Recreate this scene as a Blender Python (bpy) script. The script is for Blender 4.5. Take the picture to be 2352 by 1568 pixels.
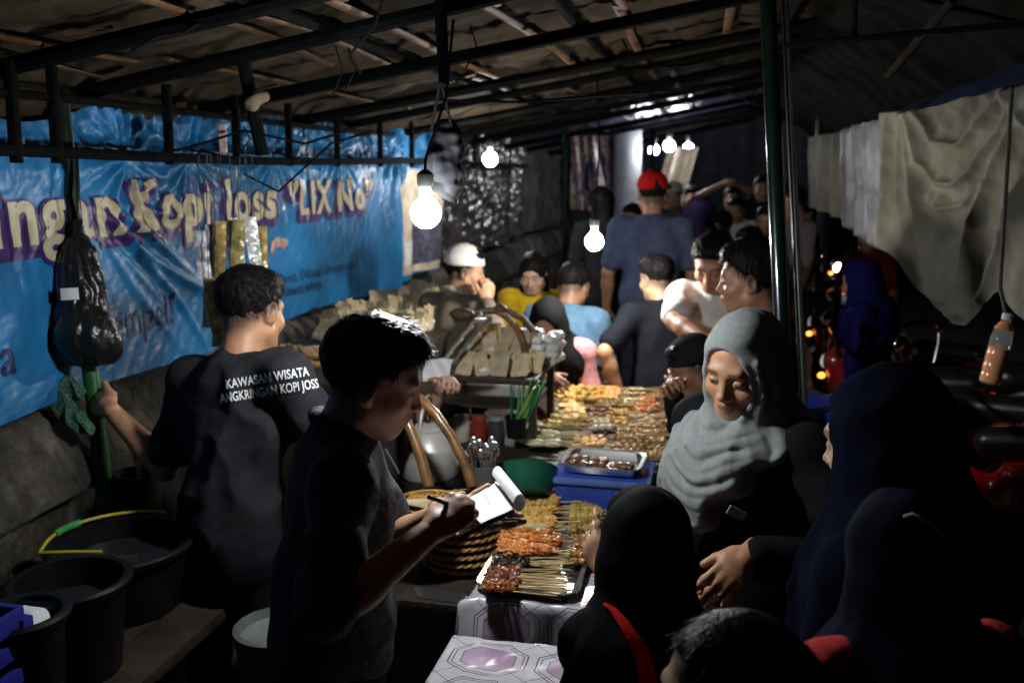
import bpy, bmesh, math, random
import numpy as np
from mathutils import Vector, Matrix
from mathutils.bvhtree import BVHTree
for o in list(bpy.data.objects): bpy.data.objects.remove(o)
SC = bpy.context.scene
C = SC.collection
rnd = random.Random(7)
R = math.radians

# ------------------------------------------------------------------ camera, night sky, exposure
CAM_Z, YAW, PITCH, LENS = 1.95, 12.5, 10.5, 32.4
cd = bpy.data.cameras.new('camera'); cam = bpy.data.objects.new('camera', cd); C.objects.link(cam)
cam.location = (0, 0, CAM_Z); cam.rotation_euler = (R(90 - PITCH), 0, R(YAW))
cd.lens = LENS; cd.sensor_width = 36; cd.clip_start = .02; cd.clip_end = 400
cd.dof.use_dof = True; cd.dof.focus_distance = 2.0; cd.dof.aperture_fstop = 3.2
SC.camera = cam
W = bpy.data.worlds.new('World'); SC.world = W; W.use_nodes = True
wn = W.node_tree.nodes; bg = wn['Background']
sky = wn.new('ShaderNodeTexSky'); sky.sky_type = 'NISHITA'; sky.sun_disc = False
sky.sun_elevation = R(-4); sky.sun_rotation = R(200)
W.node_tree.links.new(sky.outputs[0], bg.inputs[0]); bg.inputs[1].default_value = .015
SC.view_settings.view_transform = 'Standard'; SC.view_settings.look = 'None'
SC.view_settings.exposure = 0; SC.view_settings.gamma = 1
SC.render.engine = 'CYCLES'; SC.cycles.use_denoising = True; SC.cycles.adaptive_threshold = .03; SC.cycles.light_sampling_threshold = .03
SC.cycles.max_bounces = 4; SC.cycles.diffuse_bounces = 2; SC.cycles.glossy_bounces = 2; SC.cycles.transmission_bounces = 4
SC.cycles.sample_clamp_indirect = 4; SC.cycles.caustics_reflective = False; SC.cycles.caustics_refractive = False
SC.cycles.transparent_max_bounces = 12

# pixel of the photograph (2352 wide) + depth -> point in the place, used to survey where things stand
FPX = LENS / 36 * 2352
_y, _p = R(YAW), R(PITCH)
FW = np.array((-math.sin(_y) * math.cos(_p), math.cos(_y) * math.cos(_p), -math.sin(_p)))
RT = np.array((math.cos(_y), math.sin(_y), 0.)); UPV = np.cross(RT, FW); CAMP = np.array((0, 0, CAM_Z))
def ray(u, v): return FW + RT * (u - 1176) / FPX - UPV * (v - 784) / FPX
def P(u, v, d): return CAMP + d * ray(u, v)
def Q(u, v, z):
    r = ray(u, v); return CAMP + r * ((z - CAM_Z) / r[2])
def QX(u, v, x):
    r = ray(u, v); return CAMP + r * (x / r[0])
YR = math.degrees(_y)          # camera yaw: "away from the viewer" has this heading

# ------------------------------------------------------------------ materials
MATS = {}
def mat(name, col=(.5, .5, .5), rough=.6, metal=0, var=.15, ns=8, bump=0, bs=60, spec=.5, emit=0, ecol=None, trans=0, ior=1.45, alpha=1,
        col2=None, sheen=0, coat=0, attr=False, sss=0, orand=0):
    if name in MATS: return MATS[name]
    m = bpy.data.materials.new(name); m.use_nodes = True; MATS[name] = m
    nt = m.node_tree; N = nt.nodes; L = nt.links; b = N['Principled BSDF']
    I = b.inputs
    I['Roughness'].default_value = rough; I['Metallic'].default_value = metal
    I['Specular IOR Level'].default_value = spec; I['IOR'].default_value = ior
    I['Transmission Weight'].default_value = trans; I['Alpha'].default_value = alpha
    if sheen: I['Sheen Weight'].default_value = sheen; I['Sheen Roughness'].default_value = .4
    if coat: I['Coat Weight'].default_value = coat; I['Coat Roughness'].default_value = .08
    if sss:
        I['Subsurface Weight'].default_value = sss; I['Subsurface Scale'].default_value = .008
        I['Subsurface Radius'].default_value = (1, .35, .2)
    c = (*col, 1)
    I['Base Color'].default_value = c
    tc = N.new('ShaderNodeTexCoord')
    src = None
    if attr:
        a = N.new('ShaderNodeAttribute'); a.attribute_name = 'Col'; src = a.outputs['Color']
    if var or col2:
        n = N.new('ShaderNodeTexNoise'); n.inputs['Scale'].default_value = ns; n.inputs['Detail'].default_value = 3
        n.inputs['Roughness'].default_value = .6
        L.new(tc.outputs['Object'], n.inputs['Vector'])
        mr = N.new('ShaderNodeMapRange'); mr.inputs[1].default_value = .32; mr.inputs[2].default_value = .68
        L.new(n.outputs['Fac'], mr.inputs[0])
        mx = N.new('ShaderNodeMix'); mx.data_type = 'RGBA'
        if attr:
            mr.inputs[3].default_value = 1 - var; mr.inputs[4].default_value = 1 + var
            mx.blend_type = 'MULTIPLY'; mx.inputs[0].default_value = 1
            L.new(src, mx.inputs[6]); L.new(mr.outputs[0], mx.inputs[7])
        else:
            mx.inputs[6].default_value = tuple(max(0, x * (1 - var)) for x in col) + (1,)
            mx.inputs[7].default_value = (tuple(min(1, x * (1 + var)) for x in col) if col2 is None else tuple(col2)) + (1,)
            L.new(mr.outputs[0], mx.inputs[0])
        L.new(mx.outputs[2], I['Base Color'])
    elif attr: L.new(src, I['Base Color'])
    if orand:
        oi = N.new('ShaderNodeObjectInfo'); m2 = N.new('ShaderNodeMapRange'); m2.inputs[3].default_value = 1 - orand; m2.inputs[4].default_value = 1 + orand * .7
        L.new(oi.outputs['Random'], m2.inputs[0]); m3 = N.new('ShaderNodeMix'); m3.data_type = 'RGBA'; m3.blend_type = 'MULTIPLY'; m3.inputs[0].default_value = 1
        L.new(I['Base Color'].links[0].from_socket, m3.inputs[6]); L.new(m2.outputs[0], m3.inputs[7]); L.new(m3.outputs[2], I['Base Color'])
    if bump:
        n2 = N.new('ShaderNodeTexNoise'); n2.inputs['Scale'].default_value = bs; n2.inputs['Detail'].default_value = 2
        L.new(tc.outputs['Object'], n2.inputs['Vector'])
        bp = N.new('ShaderNodeBump'); bp.inputs['Strength'].default_value = bump; bp.inputs['Distance'].default_value = .02
        L.new(n2.outputs['Fac'], bp.inputs['Height']); L.new(bp.outputs[0], I['Normal'])
    if emit:
        if emit < 100: m.cycles.emission_sampling = 'NONE'
        I['Emission Color'].default_value = (*(ecol or col), 1); I['Emission Strength'].default_value = emit
    return m

# ------------------------------------------------------------------ object helpers
def tag(o, label=None, cat=None, group=None, kind=None):
    if label: o['label'] = label
    if cat: o['category'] = cat
    if group: o['group'] = group
    if kind: o['kind'] = kind
    return o
def thing(name, label, cat, loc=(0, 0, 0), rz=0, group=None):
    o = bpy.data.objects.new(name, None); C.objects.link(o); o.location = loc; o.rotation_euler[2] = rz
    o.empty_display_size = .05
    return tag(o, label, cat, group)
def link(name, me, m, parent=None, world=True):
    """link a mesh; vertices are in world space when world, else in the parent's space"""
    o = bpy.data.objects.new(name, me); C.objects.link(o)
    if m is not None:
        me.materials.clear()
        for x in (m if isinstance(m, (list, tuple)) else [m]): me.materials.append(x)
    if parent is not None:
        o.parent = parent
        if world: o.matrix_parent_inverse = pmat(parent).inverted()
    return o
def pmat(o):
    m = Matrix.LocRotScale(o.location, o.rotation_euler, o.scale)
    return (pmat(o.parent) @ o.matrix_parent_inverse @ m) if o.parent else m
def np_mesh(name, V, F, smooth=True, cols=None):
    V = np.asarray(V, np.float32); F = np.asarray(F, np.int32)
    me = bpy.data.meshes.new(name); k = F.shape[1]
    me.vertices.add(len(V)); me.vertices.foreach_set('co', V.ravel())
    me.loops.add(F.size); me.loops.foreach_set('vertex_index', F.ravel())
    me.polygons.add(len(F)); me.polygons.foreach_set('loop_start', np.arange(0, F.size, k, dtype=np.int32))
    me.polygons.foreach_set('loop_total', np.full(len(F), k, np.int32))
    me.polygons.foreach_set('use_smooth', np.full(len(F), smooth))
    me.update(calc_edges=True)
    if cols is not None:
        a = me.color_attributes.new('Col', 'FLOAT_COLOR', 'POINT')
        a.data.foreach_set('color', np.c_[cols, np.ones(len(V))].astype(np.float32).ravel())
    return me
class MB:
    """small mesh collector"""
    def __init__(s): s.v = []; s.f = []
    def add(s, V, F):
        n = len(s.v); s.v += [tuple(map(float, p)) for p in V]; s.f += [tuple(i + n for i in f) for f in F]; return s
    def box(s, c, h, rot=None, bev=0):
        bm = bmesh.new(); bmesh.ops.create_cube(bm, size=2)
        for v in bm.verts: v.co = Vector((v.co.x * h[0], v.co.y * h[1], v.co.z * h[2]))
        if bev: bmesh.ops.bevel(bm, geom=bm.edges[:], offset=bev, segments=2, affect='EDGES', profile=.6)
        M = Matrix.Identity(3) if rot is None else Matrix(rot)
        bm.verts.index_update()
        s.add([M @ v.co + Vector(c) for v in bm.verts], [[v.index for v in f.verts] for f in bm.faces]); bm.free(); return s
    def tube(s, pts, r, n=8, caps=True, flat=1):
        pts = [np.asarray(p, float) for p in pts]; m = len(pts)
        rs = r if isinstance(r, (list, tuple, np.ndarray)) else [r] * m
        V = []; ref = None
        for i in range(m):
            t = pts[min(i + 1, m - 1)] - pts[max(i - 1, 0)]; t = t / (np.linalg.norm(t) + 1e-9)
            if ref is None: ref = np.array((0, 0, 1.)) if abs(t[2]) < .9 else np.array((1., 0, 0))
            a = ref - t * ref.dot(t); a /= np.linalg.norm(a) + 1e-9; b = np.cross(t, a); ref = a
            for k in range(n):
                w = 2 * math.pi * k / n; V.append(pts[i] + rs[i] * (a * math.cos(w) * flat + b * math.sin(w)))
        F = [(i * n + k, i * n + (k + 1) % n, (i + 1) * n + (k + 1) % n, (i + 1) * n + k) for i in range(m - 1) for k in range(n)]
        if caps: F += [tuple(range(n))[::-1], tuple((m - 1) * n + k for k in range(n))]
        return s.add(V, F)
    def lathe(s, prof, n=32, c=(0, 0, 0), axis=None):
        V = []; A = np.eye(3) if axis is None else np.asarray(axis)
        for (r, z) in prof:
            for k in range(n):
                w = 2 * math.pi * k / n; V.append(np.asarray(c) + A @ np.array((r * math.cos(w), r * math.sin(w), z)))
        m = len(prof)
        F = [(i * n + k, i * n + (k + 1) % n, (i + 1) * n + (k + 1) % n, (i + 1) * n + k) for i in range(m - 1) for k in range(n)]
        if prof[0][0] > 1e-4: F.append(tuple(range(n))[::-1])
        if prof[-1][0] > 1e-4: F.append(tuple((m - 1) * n + k for k in range(n)))
        return s.add(V, F)
    def mesh(s, name, smooth=True):
        me = bpy.data.meshes.new(name); me.from_pydata(s.v, [], s.f); me.update()
        if smooth:
            me.polygons.foreach_set('use_smooth', [True] * len(me.polygons))
            try: me.set_sharp_from_angle(angle=R(40))
            except Exception: pass
        return me
    def build(s, name, m, parent=None, smooth=True, world=True): return link(name, s.mesh(name, smooth), m, parent, world)
def grid_mesh(name, fn, nu, nv, smooth=True):
    U, V_ = np.meshgrid(np.linspace(0, 1, nu), np.linspace(0, 1, nv), indexing='ij')
    pts = fn(U.ravel(), V_.ravel())
    i = np.arange(nu * nv).reshape(nu, nv)
    F = np.stack([i[:-1, :-1], i[1:, :-1], i[1:, 1:], i[:-1, 1:]], -1).reshape(-1, 4)
    return np_mesh(name, pts, F, smooth)
def copy_tree(o, parent=None):
    c = o.copy(); C.objects.link(c); c.parent = parent
    for ch in list(o.children): copy_tree(ch, c)
    return c
def setbase(o, loc):
    """move a world-built mesh thing's origin to loc"""
    loc = Vector(loc); o.data.transform(Matrix.Translation(-loc)); o.location = loc; return o
_ph = np.random.default_rng(3)
_NK = [(_ph.normal(size=(7, 3)), _ph.uniform(0, 6.28, 7)) for _ in range(4)]
def fbm(p, s=1., oct=3):
    p = np.asarray(p, float) * s; out = np.zeros(p.shape[:-1]); a = 1.
    for K, f in _NK[:oct]:
        out += a * np.sin(p @ K.T * 2.2 + f).sum(-1) / 5; p = p * 2.03 + 1.7; a *= .5
    return out
def nrm(v): v = np.asarray(v, float); return v / (np.linalg.norm(v) + 1e-12)

# ------------------------------------------------------------------ sculpting with distance fields
class Sdf:
    def __init__(s, M=None): s.o = []; s.cuts = []; s.M = np.eye(4) if M is None else np.asarray(M, float)
    def sc(s): return np.linalg.norm(s.M[:3, 0])
    def tp(s, p): return s.M[:3, :3] @ np.asarray(p, float) + s.M[:3, 3]
    def cap(s, a, b, ra, rb=None, k=.02, sub=False):
        q = s.sc(); s.o.append(('c', s.tp(a), s.tp(b), ra * q, (ra if rb is None else rb) * q, k * q, sub)); return s
    def chain(s, pts, rs, k=.02, sub=False):
        rs = rs if isinstance(rs, (list, tuple)) else [rs] * len(pts)
        for i in range(len(pts) - 1): s.cap(pts[i], pts[i + 1], rs[i], rs[i + 1], k, sub)
        return s
    def ell(s, c, r, rot=None, k=.02, sub=False):
        q = s.sc(); A = s.M[:3, :3] / q
        if rot is not None: A = A @ np.asarray(rot, float)
        s.o.append(('e', s.tp(c), np.asarray(r, float) * q, A, 0, k * q, sub)); return s
    def cut(s, p, n, k=.004, wave=None):
        """drop what lies on the side n points to"""
        q = s.sc(); s.cuts.append((s.tp(p), nrm(s.M[:3, :3] @ np.asarray(n, float)), k * q, wave)); return s
    def mesh(s, h, disp=None, grow=0):
        lo = np.full(3, 1e9); hi = -lo; bb = []
        for o in s.o:
            if o[0] == 'c':
                a, b = o[1], o[2]; r = max(o[3], o[4]) + grow; l = np.minimum(a, b) - r; u = np.maximum(a, b) + r
            else:
                ext = np.sqrt(((o[3] * o[2]) ** 2).sum(1)) + grow; l = o[1] - ext; u = o[1] + ext
            bb.append((l, u))
            if not o[6]: lo = np.minimum(lo, l); hi = np.maximum(hi, u)
        pad = 3 * h + .012; lo -= pad; hi += pad
        n = np.ceil((hi - lo) / h).astype(int) + 1
        ax = [(lo[i] + h * np.arange(n[i])).astype(np.float32) for i in range(3)]
        D = np.full(n, .08, np.float32)
        for o, (l, u) in zip(s.o, bb):
            m = o[5] + 2 * h + .012
            sl = []
            for i in range(3):
                a = max(0, int((l[i] - m - lo[i]) / h)); b = min(n[i], int((u[i] + m - lo[i]) / h) + 2)
                if b <= a: break
                sl.append(slice(a, b))
            if len(sl) < 3: continue
            sl = tuple(sl)
            X = ax[0][sl[0]][:, None, None]; Y = ax[1][sl[1]][None, :, None]; Z = ax[2][sl[2]][None, None, :]
            if o[0] == 'c':
                a, b = o[1], o[2]; ba = (b - a); q = float(ba @ ba) + 1e-12
                px, py, pz = X - np.float32(a[0]), Y - np.float32(a[1]), Z - np.float32(a[2])
                t = np.clip((px * np.float32(ba[0]) + py * np.float32(ba[1]) + pz * np.float32(ba[2])) / np.float32(q), 0, 1)
                d = np.sqrt((px - t * np.float32(ba[0])) ** 2 + (py - t * np.float32(ba[1])) ** 2 + (pz - t * np.float32(ba[2])) ** 2) - (np.float32(o[3]) + np.float32(o[4] - o[3]) * t)
            else:
                A = o[3].astype(np.float32); px, py, pz = X - np.float32(o[1][0]), Y - np.float32(o[1][1]), Z - np.float32(o[1][2])
                k0 = 0; k1 = 0
                for i in range(3):
                    q = (px * A[0, i] + py * A[1, i] + pz * A[2, i]) / np.float32(o[2][i])
                    k0 = k0 + q * q; k1 = k1 + (q / np.float32(o[2][i])) ** 2
                k0 = np.sqrt(k0) + 1e-6; d = k0 * (k0 - 1) / (np.sqrt(k1) + 1e-6)
            d = d - np.float32(grow); k = np.float32(max(o[5], 1e-5)); A0 = D[sl]
            if o[6]:
                d = -d; hh = np.maximum(k - np.abs(A0 - d), 0) / k; D[sl] = np.maximum(A0, d) + hh * hh * k * .25
            else:
                hh = np.maximum(k - np.abs(A0 - d), 0) / k; D[sl] = np.minimum(A0, d) - hh * hh * k * .25
        if disp is not None:
            I = np.argwhere(np.abs(D) < .035); p = lo + I * h
            D[tuple(I.T)] += disp(p).astype(np.float32)
        for (p, nn, k, wave) in s.cuts:
            d = (ax[0] - p[0])[:, None, None] * nn[0] + (ax[1] - p[1])[None, :, None] * nn[1] + (ax[2] - p[2])[None, None, :] * nn[2]
            if wave is not None:
                d = d + wave(ax[0][:, None, None], ax[1][None, :, None], ax[2][None, None, :])
            k = np.float32(max(k, 1e-4)); hh = np.maximum(k - np.abs(D - d), 0) / k; D = np.maximum(D, d.astype(np.float32)) + hh * hh * k * .25
        return surfnet(D, lo, h)
def surfnet(D, lo, h):
    D[0] = D[-1] = .05; D[:, 0] = D[:, -1] = .05; D[:, :, 0] = D[:, :, -1] = .05
    B = D < 0; n = D.shape
    cnt = np.zeros((n[0] - 1, n[1] - 1, n[2] - 1), np.int8)
    for i in (0, 1):
        for j in (0, 1):
            for k in (0, 1): cnt += B[i:n[0] - 1 + i, j:n[1] - 1 + j, k:n[2] - 1 + k]
    act = np.argwhere((cnt > 0) & (cnt < 8))
    idx = np.full(cnt.shape, -1, np.int32); idx[tuple(act.T)] = np.arange(len(act))
    acc = np.zeros((len(act), 3)); num = np.zeros(len(act))
    cor = [np.array((i, j, k)) for i in (0, 1) for j in (0, 1) for k in (0, 1)]
    for a in cor:
        for e in range(3):
            if a[e]: continue
            b = a.copy(); b[e] = 1
            da = D[tuple((act + a).T)]; db = D[tuple((act + b).T)]; m = (da < 0) != (db < 0)
            t = np.where(m, da / np.where(m, da - db, 1), 0)
            q = a + t[:, None] * (b - a); acc += np.where(m[:, None], q, 0); num += m
    V = lo + (act + acc / num[:, None]) * h
    F = []
    for e in range(3):
        sl0 = [slice(1, -1)] * 3; sl1 = [slice(1, -1)] * 3; sl0[e] = slice(0, -1); sl1[e] = slice(1, None)
        b0 = B[tuple(sl0)]; b1 = B[tuple(sl1)]
        E = np.argwhere(b0 != b1); inside = b0[tuple(E.T)]
        off = np.ones(3, int); off[e] = 0; E = E + off
        u, v = [(1, 2), (2, 0), (0, 1)][e]
        du = np.zeros(3, int); du[u] = 1; dv = np.zeros(3, int); dv[v] = 1
        q = np.stack([idx[tuple((E - du - dv).T)], idx[tuple((E - dv).T)], idx[tuple(E.T)], idx[tuple((E - du).T)]], 1)
        q[~inside] = q[~inside][:, ::-1]
        F.append(q)
    return V, np.concatenate(F)
def join(parts):
    Vs, Fs, n = [], [], 0
    for V, F in parts: Vs.append(V); Fs.append(F + n); n += len(V)
    return np.concatenate(Vs), np.concatenate(Fs)
def frame(o, yaw=0, pitch=0, roll=0, s=1.):
    """local frame: x right, y forward, z up; yaw counter-clockwise from +Y, pitch > 0 looks down, roll > 0 tilts to its right"""
    m = Matrix.Rotation(R(yaw), 4, 'Z') @ Matrix.Rotation(R(-pitch), 4, 'X') @ Matrix.Rotation(R(roll), 4, 'Y') @ Matrix.Scale(s, 4)
    A = np.array(m); A[:3, 3] = o; return A
def text_mesh(txt, size=1., bold=0., shear=0., spacing=1., maxlen=.03):
    cu = bpy.data.curves.new('txt', 'FONT'); cu.body = txt; cu.size = size; cu.offset = bold; cu.shear = shear; cu.space_character = spacing
    cu.resolution_u = 4
    o = bpy.data.objects.new('txt', cu); C.objects.link(o)
    bpy.context.view_layer.update()
    me = bpy.data.meshes.new_from_object(o.evaluated_get(bpy.context.evaluated_depsgraph_get()))
    bpy.data.objects.remove(o); bpy.data.curves.remove(cu)
    bm = bmesh.new(); bm.from_mesh(me); bpy.data.meshes.remove(me)
    bmesh.ops.remove_doubles(bm, verts=bm.verts, dist=1e-5)
    bmesh.ops.triangulate(bm, faces=bm.faces[:])
    for _ in range(6):
        E = [e for e in bm.edges if e.calc_length() > maxlen]
        if not E: break
        bmesh.ops.subdivide_edges(bm, edges=E, cuts=1)
        bmesh.ops.triangulate(bm, faces=bm.faces[:])
    bm.verts.index_update()
    V = np.array([v.co[:] for v in bm.verts]); F = np.array([[v.index for v in f.verts] for f in bm.faces]); bm.free()
    return V, F
# ------------------------------------------------------------------ the setting
def roofz(x): return 2.24 + .19 * (x + 2.05)
def build_ground():
    def f(u, v):
        x = (u - .5) * 160; y = (v - .3) * 160
        return np.c_[x, y, np.zeros_like(x)]
    g = link('ground', grid_mesh('ground', f, 20, 20), mat('asphalt', (.05, .048, .045), .75, var=.4, ns=3, bump=.4, bs=80)); tag(g, kind='structure')
    # floor slab of the stall
    mb = MB().box((-.55, 6.5, .03), (1.5, 7.6, .03), bev=.01)
    tag(mb.build('pavement', mat('pave', (.12, .11, .10), .7, var=.4, ns=5, bump=.4, bs=60)), kind='structure')
build_ground()
def weathered():
    m = mat('concrete', (.24, .21, .17), .9, var=.0)
    nt = m.node_tree; N = nt.nodes; L = nt.links; b = N['Principled BSDF']; tc = N.new('ShaderNodeTexCoord')
    n1 = N.new('ShaderNodeTexNoise'); n1.inputs['Scale'].default_value = 3.2; n1.inputs['Detail'].default_value = 9; n1.inputs['Roughness'].default_value = .68
    n2 = N.new('ShaderNodeTexNoise'); n2.inputs['Scale'].default_value = 17; n2.inputs['Detail'].default_value = 6
    L.new(tc.outputs['Object'], n1.inputs['Vector']); L.new(tc.outputs['Object'], n2.inputs['Vector'])
    r = N.new('ShaderNodeValToRGB'); e = r.color_ramp.elements
    e[0].position = .36; e[0].color = (.02, .018, .015, 1); e[1].position = .68; e[1].color = (.27, .235, .18, 1)
    k = e.new(.5); k.color = (.075, .065, .05, 1)
    L.new(n1.outputs['Fac'], r.inputs[0])
    mx = N.new('ShaderNodeMix'); mx.data_type = 'RGBA'; mx.blend_type = 'MULTIPLY'; mx.inputs[0].default_value = .6
    L.new(r.outputs[0], mx.inputs[6]); L.new(n2.outputs['Color'], mx.inputs[7]); L.new(mx.outputs[2], b.inputs['Base Color'])
    ad = N.new('ShaderNodeMath'); ad.operation = 'ADD'; L.new(n1.outputs['Fac'], ad.inputs[0]); L.new(n2.outputs['Fac'], ad.inputs[1])
    bp = N.new('ShaderNodeBump'); bp.inputs['Strength'].default_value = .7; bp.inputs['Distance'].default_value = .03
    L.new(ad.outputs[0], bp.inputs['Height']); L.new(bp.outputs[0], b.inputs['Normal'])
    return m
def build_wall():
    prof = [(-2.35, 1.20), (-2.06, 1.215), (-2.0, 1.19), (-1.93, 1.06), (-1.905, .985), (-1.915, .955), (-1.965, .945), (-1.985, .90), (-1.98, .35), (-1.95, .12), (-1.95, 0), (-2.35, 0)]
    ys = np.linspace(-.4, 15, 130); V = []; F = []; n = len(prof)
    for y in ys:
        for (x, z) in prof:
            q = np.array([x, y, z]); d = fbm(q[None] * np.array([1, 1, 1]), 4)[0] * .008 if z > .05 and x > -2.2 else 0
            V.append((x + d, y, z + (d * .5 if z > 1 else 0)))
    for i in range(len(ys) - 1):
        for k in range(n - 1): F.append((i * n + k, (i + 1) * n + k, (i + 1) * n + k + 1, i * n + k + 1))
    o = MB().add(V, F).build('concrete_wall', weathered())
    tag(o, 'low weathered concrete wall with a moulded cap running under the blue banner', 'wall')
build_wall()

# ------------------------------------------------------------------ roof: frame, tarpaulins
STEEL = mat('dark_steel', (.003, .0033, .0033), .85, 0, spec=.06, var=.3, ns=20)
GREENST = mat('green_paint', (.002, .010, .0075), .22, 0, var=.3, ns=14, coat=.6)
WOOD = mat('bamboo_rafter', (.085, .038, .012), .6, var=.45, ns=14, bump=.2, bs=50)
def build_frame():
    T = thing('roof_scaffold', 'dark steel frame of beams, rails and struts carrying the tarpaulin roof', 'scaffold', (-1.85, 2.4, 0))
    def beam(y, r=.022, dz=0, x0=-2.02, x1=.42, sk=0):
        MB().tube([(x0, y, roofz(x0) - .05 + dz), ((x0 + x1) / 2, y + sk * .5, roofz((x0 + x1) / 2) - .055 + dz), (x1, y + sk, roofz(x1) - .05 + dz)], r, 8).build('beam', STEEL, T)
    for y, r, dz, sk in ((.9, .024, 0, 0), (1.55, .024, 0, .05), (2.2, .025, 0, .15), (2.7, .024, 0, .1), (3.4, .026, -.01, .35), (4.2, .024, -.02, .55), (4.9, .022, 0, .5), (5.9, .024, 0, .4),
                        (6.6, .022, -.03, .3), (7.5, .026, -.02, .3), (8.6, .024, -.04, .2), (9.8, .024, -.03, .2), (11.2, .03, -.05, 0), (12.6, .03, -.05, 0)): beam(y, r, dz, sk=sk)
    # lower chord and struts of the left truss, along the wall
    MB().tube([(-1.85, y, 2.0 + .012 * math.sin(y * 1.3)) for y in np.linspace(.3, 9, 14)], .017, 8).build('rail', STEEL, T)
    MB().tube([(-1.86, y, 2.13 + .03 * math.sin(y * .9) + .02 * (y - 2.4)) for y in np.linspace(.3, 5.2, 8)], .013, 8).build('rail', STEEL, T)
    for y in (2.18, 2.34, 2.9, 3.36, 3.82, 4.35, 4.95, 5.5, 6.2, 7.0):
        MB().tube([(-1.85, y, 1.97), (-1.85, y + .01, roofz(-1.85) - .04)], .017, 8).build('strut', STEEL, T)
    MB().tube([(-1.47, 2.74, 2.3), (-1.45, 2.8, 2.0)], .022, 8).build('strut', STEEL, T)
    MB().tube([(-1.45, 2.8, 2.02), (-.9, 2.82, 2.06), (-.2, 2.85, 2.14), (.2, 2.9, 2.22)], .015, 8)
    # hanging post above the first bulb
    p = P(1008, 0, 2.6); q = P(1020, 195, 2.6)
    MB().tube([p + (0, 0, .1), q], [.02, .016], 8).build('strut', STEEL, T)
    # rails along the stall
    for x, z in ((-.55, 0), (.3, -.03), (-1.2, .0)):
        MB().tube([(x + .02 * math.sin(y), y, roofz(x) - .025 + z) for y in np.linspace(.2, 13, 16)], .018, 8).build('rail', STEEL, T)
    # bamboo rafters, running away from the viewer
    for x, y0, y1, r in ((-1.36, .6, 2.32, .02), (-1.3, 2.35, 3.9, .016), (-1.03, .5, 2.5, .022), (-1.08, 2.45, 4.6, .022), (-.73, .5, 3.0, .022), (-.76, 2.9, 5.2, .02), (-.36, .5, 3.6, .02), (-.4, 3.5, 6.2, .02),
                         (-1.75, .6, 2.6, .018), (-1.7, 2.7, 5.0, .016), (-1.2, 4.4, 8, .02), (-.3, 6.1, 10, .02), (-.9, 5.4, 9.5, .02), (0., .8, 4.8, .02)):
        MB().tube([(x + .03 * math.sin(t * 3 + x * 9), y0 + (y1 - y0) * t, roofz(x) - .012 + .008 * math.sin(t * 5)) for t in np.linspace(0, 1, 9)], [r * (1 + .08 * math.sin(i * 2.2)) for i in range(9)], 8, flat=.5).build('rafter', WOOD, T)
    # slats lying over the rafters
    for k, (u0, v0, u1, v1) in enumerate(((0, 120, 230, 178), (480, 40, 640, 90), (1010, 195, 1090, 170), (640, 95, 760, 150), (560, 215, 640, 195), (150, 78, 260, 62))):
        def qr(u, v):
            r = ray(u, v); return CAMP + r * ((2.225 + .19 * 2.05 - CAM_Z) / (r[2] - .19 * r[0]))
        MB().tube([qr(u0, v0), qr(u1, v1)], .016, 6, flat=.35).build('slat', WOOD, T)
    # green outrigger frame on the street side of the post
    a = P(1800, 105, 2.75); b = P(2352, 55, 2.6); MB().tube([a, b], .0105, 8).build('outrigger', GREENST, T)
    a = P(1957, 0, 2.75); b = P(1960, 98, 2.75); MB().tube([a + (0, 0, .2), b], .0105, 8).build('outrigger', GREENST, T)
    a = P(2120, 0, 2.9); b = P(2352, 58, 2.6); MB().tube([a, b], .01, 8).build('outrigger', STEEL, T)
    a = P(2040, 175, 3.3); b = P(2190, 0, 2.7); MB().tube([a, b], .014, 8).build('rafter', mat('old_rafter', (.012, .008, .005), .9, var=.4, spec=.1), T)
build_frame()
TARP = mat('tarp', (.024, .017, .010), .9, var=.5, ns=3.5, bump=.4, bs=14, col2=(.058, .042, .025), spec=.1)
TARP2 = mat('tarp_dark', (.0065, .006, .0045), .95, spec=.05, var=.5, ns=3, bump=.3, bs=14)
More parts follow.
